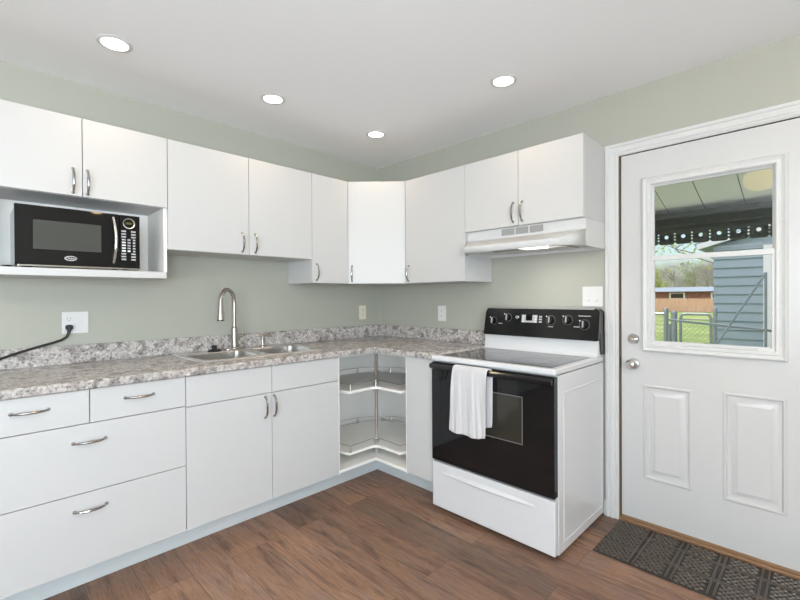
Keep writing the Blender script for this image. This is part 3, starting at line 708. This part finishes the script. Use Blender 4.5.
# door with a gently bowed front
def bowed(y0, y1, bow=.0012):
    bm = bmesh.new(); n = 14; A = []; ym = (MY0+MY1)/2; hw = (MY1-MY0)/2
    out = [(MX-.034, y0)]+[(MX-bow*((y0+(y1-y0)*i/n-ym)/hw)**2*1.5, y0+(y1-y0)*i/n) for i in range(n+1)]+[(MX-.034, y1)]
    prism(bm, out, 2, MZ0+.001, MZ1, bev=.0015, seg=1); return bm
mdoor = obj('door', bowed(MY0, -2.062), 'bglass', mw, sm=30)
mpan = obj('control_panel', bowed(-2.0605, MY1), 'bglass', mw, sm=30)
obj('door_window', B(MX-.002, MX+.0012, -2.388, -2.138, 1.487, 1.617, bev=.001), 'mwin', mdoor)
bm = bmesh.new(); pts = []; rr = []
for i in range(15):
    t = -1+2*i/14; pts.append((MX+.001+.026*(1-abs(t)**2.2), -2.089+.006*(1-t*t), 1.551+t*.112)); rr.append(.0052+.002*(1-t*t))
tube(bm, pts, rr, 12); obj('door_handle', bm, 'chrome', mdoor, label='curved chrome door handle')
bm = bmesh.new(); lathe(bm, [(.021, 0), (.0215, .004), (.0265, .0045), (.0285, 0)], (MX-.0045, -2.022, 1.640), (1, 0, 0), 36); obj('display_bezel', bm, 'chrome', mpan)
bm = bmesh.new(); lathe(bm, [(0, .003), (.021, .003)], (MX-.0045, -2.022, 1.640), (1, 0, 0), 30); obj('display', bm, 'bplast', mpan)
obj('display_digits', B(MX-.0015, MX-.0005, -2.036, -2.009, 1.635, 1.646), 'lcd', mpan)
def keyx(y): ym = (MY0+MY1)/2; hw = (MY1-MY0)/2; return MX-.0012*((y-ym)/hw)**2*1.5
rowz = [1.600, 1.586, 1.572, 1.558, 1.544, 1.530, 1.516, 1.502, 1.488, 1.474, 1.460]
for r_, z in enumerate(rowz):
    wide = r_ in (0, 1, 2, 8, 9, 10); cols = [(-2.045, .020), (-2.003, .020)] if wide else [(-2.045, .017), (-2.022, .013), (-2.000, .011)]
    for c_, (y, wd) in enumerate(cols):
        x = keyx(y); m = 'wtxt' if (r_ in (4, 5, 6, 7) and c_ == 0) or (r_ == 7 and c_ == 1) else 'gtxt'
        obj('key', B(x-.001, x+.0008, y-wd/2, y+wd/2, z-.0038, z+.0038), m, mpan)
bm = bmesh.new(); lathe(bm, [(0, 0), (.0, .001), (.023, .001), (.023, 0)], (0, 0, 0), (1, 0, 0), 40)
bm.transform(Matrix.Translation((MX-.0003, -2.256, 1.4515)) @ Matrix.Diagonal((1, 1, .48, 1))); lg = obj('logo_badge', bm, 'wtxt', mdoor)
bm = bmesh.new(); lathe(bm, [(0, .0015), (.0215, .0015)], (0, 0, 0), (1, 0, 0), 40); bm.transform(Matrix.Translation((MX-.0003, -2.256, 1.4515)) @ Matrix.Diagonal((1, 1, .40, 1))); obj('logo_field', bm, 'bplast', lg)
text('logo_lettering', 'Oster', .0165, Matrix.Translation((MX+.0016, -2.256, 1.4515)) @ FX, 'wtxt', lg)
bm = bmesh.new(); box(bm, MX-.012, MX-.002, MY0+.01, MY1-.01, MZ0-.006, MZ0+.0008, bev=.001); obj('bottom_trim', bm, 'chrome', mw)
bm = bmesh.new(); tube(bm, [(.10, -2.56, 1.409), (.18, -2.52, 1.409), (.25, -2.49, 1.410), (.29, -2.470, 1.411), (.27, -2.455, 1.411), (.20, -2.46, 1.410)], .0042, 8)
obj('power_cord', bm, 'rubber', mw)

# ------------------------------------------------------------------ outlets and switches
def recept_x(parent, x, y, z, m='plate'):
    for dz in (-.0195, .0195):
        bm = bmesh.new(); prism(bm, rrect(y-.0165, y+.0165, z+dz-.0145, z+dz+.0145, .011, 4), 0, x, x+.0025, bev=.0006, seg=1); rc = obj('receptacle', bm, m, parent)
        bm = bmesh.new()
        for s in (-.0065, .0065): box(bm, x+.0024, x+.003, y+s-.0011, y+s+.0011, z+dz-.001, z+dz+.007)
        lathe(bm, [(0, .0003), (.0025, .0003)], (x+.0025, y, z+dz-.008), (1, 0, 0), 10); obj('slots', bm, 'slot', rc)
t = thing('wall_outlet', 'white two-gang outlet plate with a black plug, left of the sink', 'outlet', (0, -2.194, 1.14), 'outlet plates')
obj('cover_plate', B(.0005, .007, -2.2505, -2.1375, 1.083, 1.197, bev=.002), 'plate', t); recept_x(t, .0068, -2.222, 1.140)
obj('switch_frame', B(.0068, .0082, -2.182, -2.149, 1.107, 1.173, bev=.0006), 'plate', t); obj('toggle', B(.008, .012, -2.170, -2.161, 1.132, 1.148, bev=.0015), 'plate', t)
t = thing('wall_outlet', 'small ivory outlet plate on the sink wall near the corner', 'outlet', (0, -.212, 1.136), 'outlet plates')
obj('cover_plate', B(.0005, .006, -.250, -.174, 1.077, 1.195, bev=.002), 'ivory', t); recept_x(t, .0058, -.212, 1.136, 'ivory')
def FYm(bm): bm.transform(Matrix(((0, 1, 0, 0), (-1, 0, 0, 0), (0, 0, 1, 0), (0, 0, 0, 1)))); return bm   # (x,y)->(y,-x)
t = thing('wall_outlet', 'small white outlet plate between the corner and the range', 'outlet', (.709, 0, 1.137), 'outlet plates')
obj('cover_plate', B(.671, .747, -.006, -.0005, 1.078, 1.196, bev=.002), 'plate', t)
for dz in (-.0195, .0195):
    bm = bmesh.new(); prism(bm, rrect(.709-.0165, .709+.0165, 1.137+dz-.0145, 1.137+dz+.0145, .011, 4), 1, -.0083, -.0058, bev=.0006, seg=1); rc = obj('receptacle', bm, 'plate', t)
    bm = bmesh.new()
    for s in (-.0065, .0065): box(bm, .709+s-.0011, .709+s+.0011, -.0088, -.0082, 1.137+dz-.001, 1.137+dz+.007)
    lathe(bm, [(0, .0003), (.0025, .0003)], (.709, -.0083, 1.137+dz-.008), (0, -1, 0), 10); obj('slots', bm, 'slot', rc)
t = thing('light_switch', 'white two-toggle light switch plate above the range', 'light switch', (1.848, 0, 1.262))
obj('cover_plate', B(1.790, 1.907, -.0065, -.0005, 1.203, 1.321, bev=.002), 'plate', t)
for x in (1.826, 1.871): obj('toggle_switch', BB((x-.006, x+.006, -.0085, -.0063, 1.232, 1.258), (x-.0035, x+.0035, -.0165, -.008, 1.235, 1.243), bev=.001), 'plate', t)
# black plug and cord
pc = thing('power_cord', 'black power cord plugged into the outlet, trailing left over the countertop', 'power cord', (.02, -2.222, 1.12))
bm = bmesh.new(); prism(bm, rrect(-2.238, -2.206, 1.102, 1.130, .010, 4), 0, .0095, .030, bev=.003, seg=2); tube(bm, [(.022, -2.222, 1.115), (.024, -2.224, 1.095), (.026, -2.228, 1.080)], [.012, .008, .0055], 10); obj('plug', bm, 'rubber', pc)
bm = bmesh.new(); tube(bm, [(.026, -2.227, 1.084), (.028, -2.234, 1.068), (.030, -2.255, 1.054), (.032, -2.29, 1.042), (.035, -2.34, 1.029), (.04, -2.40, 1.012), (.05, -2.46, .993), (.07, -2.52, .972), (.10, -2.58, .947), (.13, -2.62, .9335)], .0062, 10); obj('cord', bm, 'rubber', pc)

# ------------------------------------------------------------------ ceiling lights
LG = 'recessed ceiling lights'
spots = [('round lit recessed ceiling light farthest left, above the microwave side', (.552, -2.118)), ('round lit recessed ceiling light above the sink wall cabinets', (.561, -1.346)),
         ('smallest round lit recessed ceiling light, nearest the room corner', (.579, -.564)), ('round lit recessed ceiling light nearest the range hood', (1.605, -.578))]
def downlight(label, x, y, pw=.75):
    t = thing('ceiling_light', label, 'ceiling light', (x, y, H), LG)
    bm = bmesh.new(); lathe(bm, [(.052, .0005), (.054, .006), (.066, .004), (.070, .0005)], (x, y, H-.0005), (0, 0, -1), 40); obj('trim_ring', bm, 'plate', t)
    bm = bmesh.new(); lathe(bm, [(0, .004), (.052, .004), (.0525, .0005)], (x, y, H-.0005), (0, 0, -1), 40); obj('lens', bm, 'lamp', t)
    light('downlight', 'AREA', (x, y, H-.012), pw, (1, .74, .44), (0, 0, 0), shape='DISK', size=.11, spread=R(140))
for lb, (x, y) in spots: downlight(lb, x, y)
# further lights of the same kind behind the camera, and the flush lamp whose glow shows in the door glass
downlight('round lit recessed ceiling light behind the camera, on the range side', 3.4, -.75, .75); downlight('round lit recessed ceiling light behind the camera, in mid room', 2.9, -3.4, .75); downlight('round lit recessed ceiling light behind the camera by the left wall', .9, -3.5, .75)
M['shade'] = mat('warm_glass_shade', (.9, .8, .6), .5, emit=(1, .74, .42), estr=3)
M['fillb'] = mat('bright_fill_globe', (.9, .8, .6), .5, emit=(1, .68, .34), estr=16)  # for an added, unseen globe that brightens ceiling and upper walls
M['fillc'] = mat('mid_fill_globe', (.9, .8, .6), .5, emit=(1, .68, .34), estr=7)  # weaker glow for the second added globe, also out of view
for lb, x, y, m_ in (('round warm glass ceiling lamp overhead, glowing in the door glass', 2.42, -2.25, 'shade'), ('added round warm fill lamp overhead, nearest the side wall beyond the door', 3.4, -1.6, 'fillb'), ('added round warm fill lamp behind the camera, near the left wall', .95, -3.7, 'fillc')):
    fl_ = thing('globe_ceiling_lamp', lb, 'ceiling lamp', (x, y, H), 'globe ceiling lamps')
    bm = bmesh.new(); lathe(bm, [(0, 0), (.07, 0), (.07, .02), (.06, .025)], (x, y, H-.0005), (0, 0, -1), 36); obj('lamp_base', bm, 'nickel', fl_)
    bm = bmesh.new(); lathe(bm, [(.045, -.002), (.045, .02), (.08, .032), (.11, .065), (.12, .11), (.11, .155), (.08, .188), (.04, .205), (0, .21)], (x, y, H-.024), (0, 0, -1), 36); obj('lamp_shade', bm, m_, fl_)

# ------------------------------------------------------------------ door mat with raised lattice and cobbles
M['cobble'] = mat('lit_brown_cobbles', (.088, .068, .052), .38, spec=.6)  # relief light put into the colour: cobbles lighter than the base
M['matbase'] = mat('shaded_rubber_base', (.026, .021, .018), .5)  # shade between the cobbles put into the base colour
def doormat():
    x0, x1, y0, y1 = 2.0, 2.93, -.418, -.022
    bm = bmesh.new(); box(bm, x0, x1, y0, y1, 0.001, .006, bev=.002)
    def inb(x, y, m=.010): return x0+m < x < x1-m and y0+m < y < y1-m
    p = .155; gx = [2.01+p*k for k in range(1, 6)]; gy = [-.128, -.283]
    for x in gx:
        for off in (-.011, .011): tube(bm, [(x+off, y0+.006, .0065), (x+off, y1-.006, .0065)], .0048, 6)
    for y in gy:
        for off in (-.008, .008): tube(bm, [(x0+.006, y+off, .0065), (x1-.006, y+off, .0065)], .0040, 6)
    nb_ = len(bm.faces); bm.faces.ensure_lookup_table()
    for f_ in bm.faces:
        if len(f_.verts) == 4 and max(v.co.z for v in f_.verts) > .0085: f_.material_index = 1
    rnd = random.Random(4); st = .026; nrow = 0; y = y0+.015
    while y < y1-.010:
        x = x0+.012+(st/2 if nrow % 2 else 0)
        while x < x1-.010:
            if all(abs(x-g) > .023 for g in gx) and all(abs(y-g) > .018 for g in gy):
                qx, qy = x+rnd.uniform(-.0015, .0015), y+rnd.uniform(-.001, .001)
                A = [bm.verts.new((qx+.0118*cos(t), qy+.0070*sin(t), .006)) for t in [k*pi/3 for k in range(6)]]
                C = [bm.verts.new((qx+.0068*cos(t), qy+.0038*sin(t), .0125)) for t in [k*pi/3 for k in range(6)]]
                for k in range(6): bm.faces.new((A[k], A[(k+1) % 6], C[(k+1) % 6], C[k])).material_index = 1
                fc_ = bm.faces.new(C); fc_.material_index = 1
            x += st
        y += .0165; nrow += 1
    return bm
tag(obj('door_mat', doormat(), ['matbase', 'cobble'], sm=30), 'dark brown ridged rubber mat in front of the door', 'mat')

# ------------------------------------------------------------------ outside
# lawn rising gently away from the house
bm = bmesh.new(); V = [bm.verts.new(p) for p in ((-30, .2, -.30), (14, .2, -.30), (14, 34, .30), (-30, 34, .30), (14, 80, .30), (-30, 80, .30))]
bm.faces.new((V[0], V[1], V[2], V[3])); bm.faces.new((V[3], V[2], V[4], V[5])); struct('ground', bm, 'lawn')
struct('porch_slab', B(.4, 4.6, .151, 2.7, -.28, -.02), 'concrete')
# awning: sloping panel roof, beam, scalloped valance
aw = thing('porch_awning', 'grey metal panel porch awning with dark scalloped valance with round holes outside the door', 'awning', (2.2, 1.3, 2.0))
AX0, AX1 = .20, 4.4; zy = lambda y: 2.055+.28*(2.35-y)
bm = bmesh.new(); xs = [AX0]
seams = [1.731-.3*k for k in range(5, 0, -1)]+[1.731, 2.025, 2.322]+[2.322+.3*k for k in range(1, 7)]
edges = [AX0]+[s for s in seams if s > AX0]+[AX1]
for a, b in zip(edges, edges[1:]): prism(bm, [(.155, zy(.155)), (.155, zy(.155)+.02), (2.35, zy(2.35)+.02), (2.35, zy(2.35))], 0, a+.003, b-.003, bev=.002, seg=1)
obj('roof_panels', bm, 'awn', aw)
bm = bmesh.new()
for s in edges[1:-1]: prism(bm, [(.155, zy(.155)+.004), (.155, zy(.155)+.03), (2.35, zy(2.35)+.03), (2.35, zy(2.35)+.004)], 0, s-.008, s+.008)
obj('seam_strips', bm, 'awnd', aw)
obj('eave_beam', BB((AX0, AX1, 2.27, 2.42, 1.955, 2.075), (AX0, AX1, 2.16, 2.27, 2.02, 2.06)), 'awnd', aw)
bm = bmesh.new(); sp_ = .1445; es = []; YV = 2.426; xa = 1.677-sp_*10.5; nS = 27
def loop2(pts):
    vs = [bm.verts.new((x, YV, z)) for x, z in pts]
    for k in range(len(vs)): es.append(bm.edges.new((vs[k], vs[(k+1) % len(vs)])))
out = [(xa, 1.96)]
for k in range(nS):
    x = xa+k*sp_; out += [(x+.001, 1.805), (x+.014, 1.786), (x+.03, 1.782), (x+sp_-.03, 1.782), (x+sp_-.014, 1.786), (x+sp_-.001, 1.805)]
out.append((xa+nS*sp_, 1.96)); loop2(out)
for k in range(nS):
    x = xa+k*sp_; hs = [(x+sp_/2, 1.858, .0185)]
    if k: hs += [(x, z, .0085) for z in (1.828, 1.858, 1.888)]
    for hx, hz_, hr_ in hs: loop2([(hx+hr_*cos(t), hz_+hr_*sin(t)) for t in [q*pi/6 for q in range(12)]])
bmesh.ops.triangle_fill(bm, use_beauty=True, use_dissolve=False, edges=es)
va = obj('valance', bm, 'awnd', aw, label='dark scalloped valance with round cut-outs'); md = va.modifiers.new('thick', 'SOLIDIFY'); md.thickness = .003
# blue-grey sided garage
gh = thing('garage', 'blue-grey lap-sided garage with white fascia seen through the door window', 'garage', (3.5, 7, -.2))
GX0, GX1, GY0, GY1 = 1.689, 5.6, 5.0, 10.0
bm = bmesh.new(); box(bm, GX0, GX1, GY0, GY1, -.25, 1.965)
zz = -.22; lap = .125
while zz < 1.94:
    prism(bm, [(GY0, zz), (GY0-.030, zz), (GY0-.004, zz+lap-.006), (GY0, zz+lap-.004)], 0, GX0-.004, 2.232); zz += lap
obj('siding', bm, 'siding', gh, sm=10)
bm = bmesh.new(); prism(bm, [(GX0, 1.966), (GX1, 1.966), ((GX0+GX1)/2, 1.966+.28*(GX1-GX0)/2)], 1, GY0-.01, GY0+.05)
x = GX0+.2
obj('gable', bm, 'siding', gh)
bm = bmesh.new(); x = GX0+.15
while x < GX1-.15:
    zt = 1.966+.28*(min(x-GX0, GX1-x)); box(bm, x-.006, x+.006, GY0-.018, GY0-.01, 1.975, zt); x += .1
obj('gable_batten', bm, 'siding', gh)
obj('frieze_board', B(GX0-.02, GX1, GY0-.03, GY0, 1.945, 1.972), 'galv', gh)
bm = bmesh.new(); mx_ = (GX0+GX1)/2; hz = 1.93+.28*(mx_-1.50)
prism(bm, [(1.50, 1.93), (mx_, hz), (mx_, hz+.075), (1.50, 2.005)], 1, GY0-.13, GY0-.10); prism(bm, [(mx_, hz), (GX1+.19, 1.93), (GX1+.19, 2.005), (mx_, hz+.075)], 1, GY0-.13, GY0-.10); obj('fascia', bm, 'fasc', gh)
bm = bmesh.new(); prism(bm, [(1.50, 1.94), (mx_, hz+.01), (mx_, hz+.095), (1.46, 2.02)], 1, GY0-.099, GY1+.2); prism(bm, [(mx_, hz+.01), (GX1+.19, 1.94), (GX1+.23, 2.02), (mx_, hz+.095)], 1, GY0-.099, GY1+.2); obj('roof', bm, 'roofg', gh)
obj('corner_trim', B(2.235, 2.345, GY0-.03, GY0, -.25, 1.945), 'fasc', gh)
gd = obj('garage_door', BB((2.349, 4.6, GY0-.02, GY0, -.25, 1.80), bev=.004), 'fasc', gh)
# chain-link fence and gate
def chainlink(x0, x1, y, z0, z1, st=.055):
    bm = bmesh.new(); wd = x1-x0; hg = z1-z0
    def seg(p, q): tube(bm, [p, q], .0022, 4, caps=False)
    k = -hg
    while k < wd:
        a0 = max(0, k); a1 = min(wd, k+hg)
        if a1 > a0: seg((x0+a0, y, z0+(a0-k)), (x0+a1, y, z0+(a1-k))); seg((x0+a0, y+.004, z1-(a0-k)), (x0+a1, y+.004, z1-(a1-k)))
        k += st
    return bm
cg = thing('chain_link_gate', 'silver chain-link walk gate with rounded frame in the yard', 'gate', (1.65, 4, -.2))
gp = [(1.478, 4, -.12), (1.478, 4, .97)]+[(1.478+.055-.055*cos(t), 4, .97+.055*sin(t)) for t in (pi/6, pi/3, pi/2)]+[(1.76, 4, 1.025), (1.79, 4, 1.01), (1.806, 4, .97), (1.806, 4, -.12)]
bm = bmesh.new(); tube(bm, gp, .017, 10, closed=True); obj('gate_frame', bm, 'galv', cg)
obj('mesh', chainlink(1.49, 1.795, 4, -.10, .93), 'galv', cg)
bm = bmesh.new(); tube(bm, [(1.478, 4, .955), (1.806, 4, .955)], .008, 6); obj('latch_bar', bm, 'galv', cg)
fg = thing('chain_link_fence', 'silver chain-link fence posts and wire beside the yard gate', 'fence', (.3, 4, -.2))
for x, zt, r in ((1.312, 1.06, .028), (1.405, 1.02, .036)):
    bm = bmesh.new(); cyl(bm, (x, 4, -.24), (x, 4, zt), r, 14); lathe(bm, [(r*1.1, 0), (r*1.1, .02), (r*.6, .04), (0, .045)], (x, 4, zt), seg=14); obj('post', bm, 'galv', fg)
bm = bmesh.new(); cyl(bm, (-2.6, 4, -.24), (-2.6, 4, 1.06), .028, 12); obj('post', bm, 'galv', fg)
bm = bmesh.new(); tube(bm, [(-2.6, 4, 1.02), (1.312, 4, 1.02)], .017, 8); obj('top_rail', bm, 'galv', fg)
obj('mesh', chainlink(-2.57, 1.285, 4, -.2, 1.0, .06), 'galv', fg)
bm = bmesh.new(); cyl(bm, (1.848, 4, -.24), (1.848, 4, 1.07), .020, 14); lathe(bm, [(.022, 0), (.022, .02), (.012, .04), (0, .045)], (1.848, 4, 1.07), seg=14)
tag(obj('gate_post', bm, 'galv'), 'silver gate post right of the chain-link gate, by the garage', 'post')
# handrail pipe crossing in front, on the porch steps
hr = thing('pipe_handrail', 'thin grey pipe handrail crossing in front of the yard gate', 'handrail', (2.2, 3.3, -.25))
bm = bmesh.new(); tube(bm, [(1.40, 3.78, .955), (2.447, 3.2, .898), (2.60, 3.12, .89)], .014, 8); obj('rail', bm, 'rail', hr)
bm = bmesh.new(); tube(bm, [(1.94, 3.2, .60), (1.991, 3.2, .753), (2.369, 3.2, 1.453), (2.39, 3.2, 1.50)], .011, 8); obj('brace', bm, 'galv', hr)
for p in ((1.40, 3.78), (2.60, 3.12)): bm = bmesh.new(); cyl(bm, (p[0], p[1], -.26), (p[0], p[1], .90), .016, 10); obj('post', bm, 'galv', hr)
bm = bmesh.new(); cyl(bm, (2.39, 3.2, -.26), (2.39, 3.2, 1.50), .012, 10); obj('post', bm, 'galv', hr)
# wooden fence, far
bm = bmesh.new(); x = -22.0
while x < 3:
    box(bm, x, x+.145, 30, 30.03, .15, 1.03); prism(bm, [(x, 1.03), (x+.145, 1.03), (x+.072, 1.13)], 1, 30, 30.03); x += .15
for z in (.45, .90): box(bm, -22, 3, 30.03, 30.08, z, z+.09)
tag(obj('wooden_fence', bm, 'fencew', sm=10), 'orange-brown wooden picket fence across the far end of the lawn', 'fence')
# low brick house behind it
nb = thing('brick_house', 'low red brick house with grey-blue roof beyond the fence', 'house', (-7, 42, .3))
obj('wall', B(-22, -1.0, 38, 46, .2, 1.62), 'brick', nb)
bm = bmesh.new(); prism(bm, [(37.4, 1.60), (42, 2.02), (46.6, 1.60)], 0, -14, -0.6); prism(bm, [(37.4, 1.60), (41, 1.92), (44.6, 1.60)], 0, -22.5, -14.05); obj('roof', bm, 'roofg', nb)
for x in (-20, -16.5, -12.4, -9.3, -6.2, -3.4):
    f = obj('window', B(x, x+1.1, 37.95, 38.02, 1.0, 1.50), 'fasc', nb); obj('pane', B(x+.12, x+.98, 37.93, 37.948, 1.06, 1.44), 'bglass', f)
# power pole
bm = bmesh.new(); cyl(bm, (-1.7, 34, .25), (-1.7, 34, 4.0), .07, 10); cyl(bm, (-2.0, 34, 3.7), (-1.4, 34, 3.7), .035, 6)
tag(obj('utility_pole', bm, 'fasc'), 'slim pale pole rising behind the far wooden fence', 'pole')
# trees
def tree(label, x, y, h, cr, leaf, dens, grp):
    rnd = random.Random(int(x*100+y)); t = thing('tree', label, 'tree', (x, y, .2), grp)
    bm = bmesh.new(); tube(bm, [(x, y, .2), (x+.1, y, h*.35), (x, y, h*.8)], [.16, .12, .04], 8)
    tips = []
    for i in range(26):
        z = h*(.22+.5*rnd.random()); a = rnd.random()*2*pi; r = cr*(.45+.5*rnd.random())
        p2 = Vector((x+r*cos(a), y+r*sin(a), z+cr*(.3+.5*rnd.random()))); tube(bm, [(x, y, z), tuple((Vector((x, y, z))+p2)/2+Vector((0, 0, .2))), tuple(p2)], [.05, .03, .012], 5); tips.append(p2)
        for j in range(3):
            p3 = p2+Vector((rnd.uniform(-1, 1), rnd.uniform(-1, 1), rnd.uniform(.1, 1)))*cr*.4; tube(bm, [tuple(p2), tuple(p3)], [.016, .008], 4); tips.append(p3)
    obj('branches', bm, 'bark' if leaf != 'twig' else 'twig', t)
    bm = bmesh.new()
    for p in tips:
        for j in range(dens):
            c = p+Vector((rnd.gauss(0, .3), rnd.gauss(0, .3), rnd.gauss(0, .26)))*cr*.55; s = rnd.uniform(.03, .085)*(1 if leaf != 'twig' else .6)
            n = Vector((rnd.uniform(-1, 1), rnd.uniform(-1, 1), rnd.uniform(-1, 1))).normalized(); u = n.orthogonal().normalized()*s; v = n.cross(u)
            bm.faces.new([bm.verts.new(c+q) for q in (u, v*.6, -u, -v*.6)])
    obj('foliage', bm, leaf, t)['kind'] = 'stuff'
TL = {'leafy': ('yellow-green spring tree beyond the brick house', 'yellow-green far trees'), 'twig': ('bare grey-brown tree beyond the brick house', 'bare far trees'), 'leafg': ('thinly leafed green tree beyond the brick house', 'green far trees')}
for x, y, h, cr, lf, dn in [(-11.6, 52, 4.6, 1.6, 'leafy', 60), (-5.9, 52, 5.0, 1.6, 'twig', 70), (-.2, 52, 4.6, 1.6, 'leafg', 60), (-16.5, 59, 4.6, 1.7, 'leafg', 60), (-10.4, 59, 5.4, 1.7, 'twig', 70), (-4.2, 59, 5.2, 1.7, 'leafg', 60), (-13.5, 66, 5.6, 1.8, 'twig', 70), (-7.6, 66, 5.8, 1.8, 'twig', 70), (-17.8, 73, 5.6, 1.8, 'leafy', 70), (-10.8, 73, 6.2, 1.8, 'leafg', 70)]:
    tree(TL[lf][0], x, y, h, cr, lf, dn, TL[lf][1])
tree('thin-leaved tree behind the garage, its branches reaching over the yard', 1.3, 16.2, 6.0, 3.4, 'leafy', 30, None)
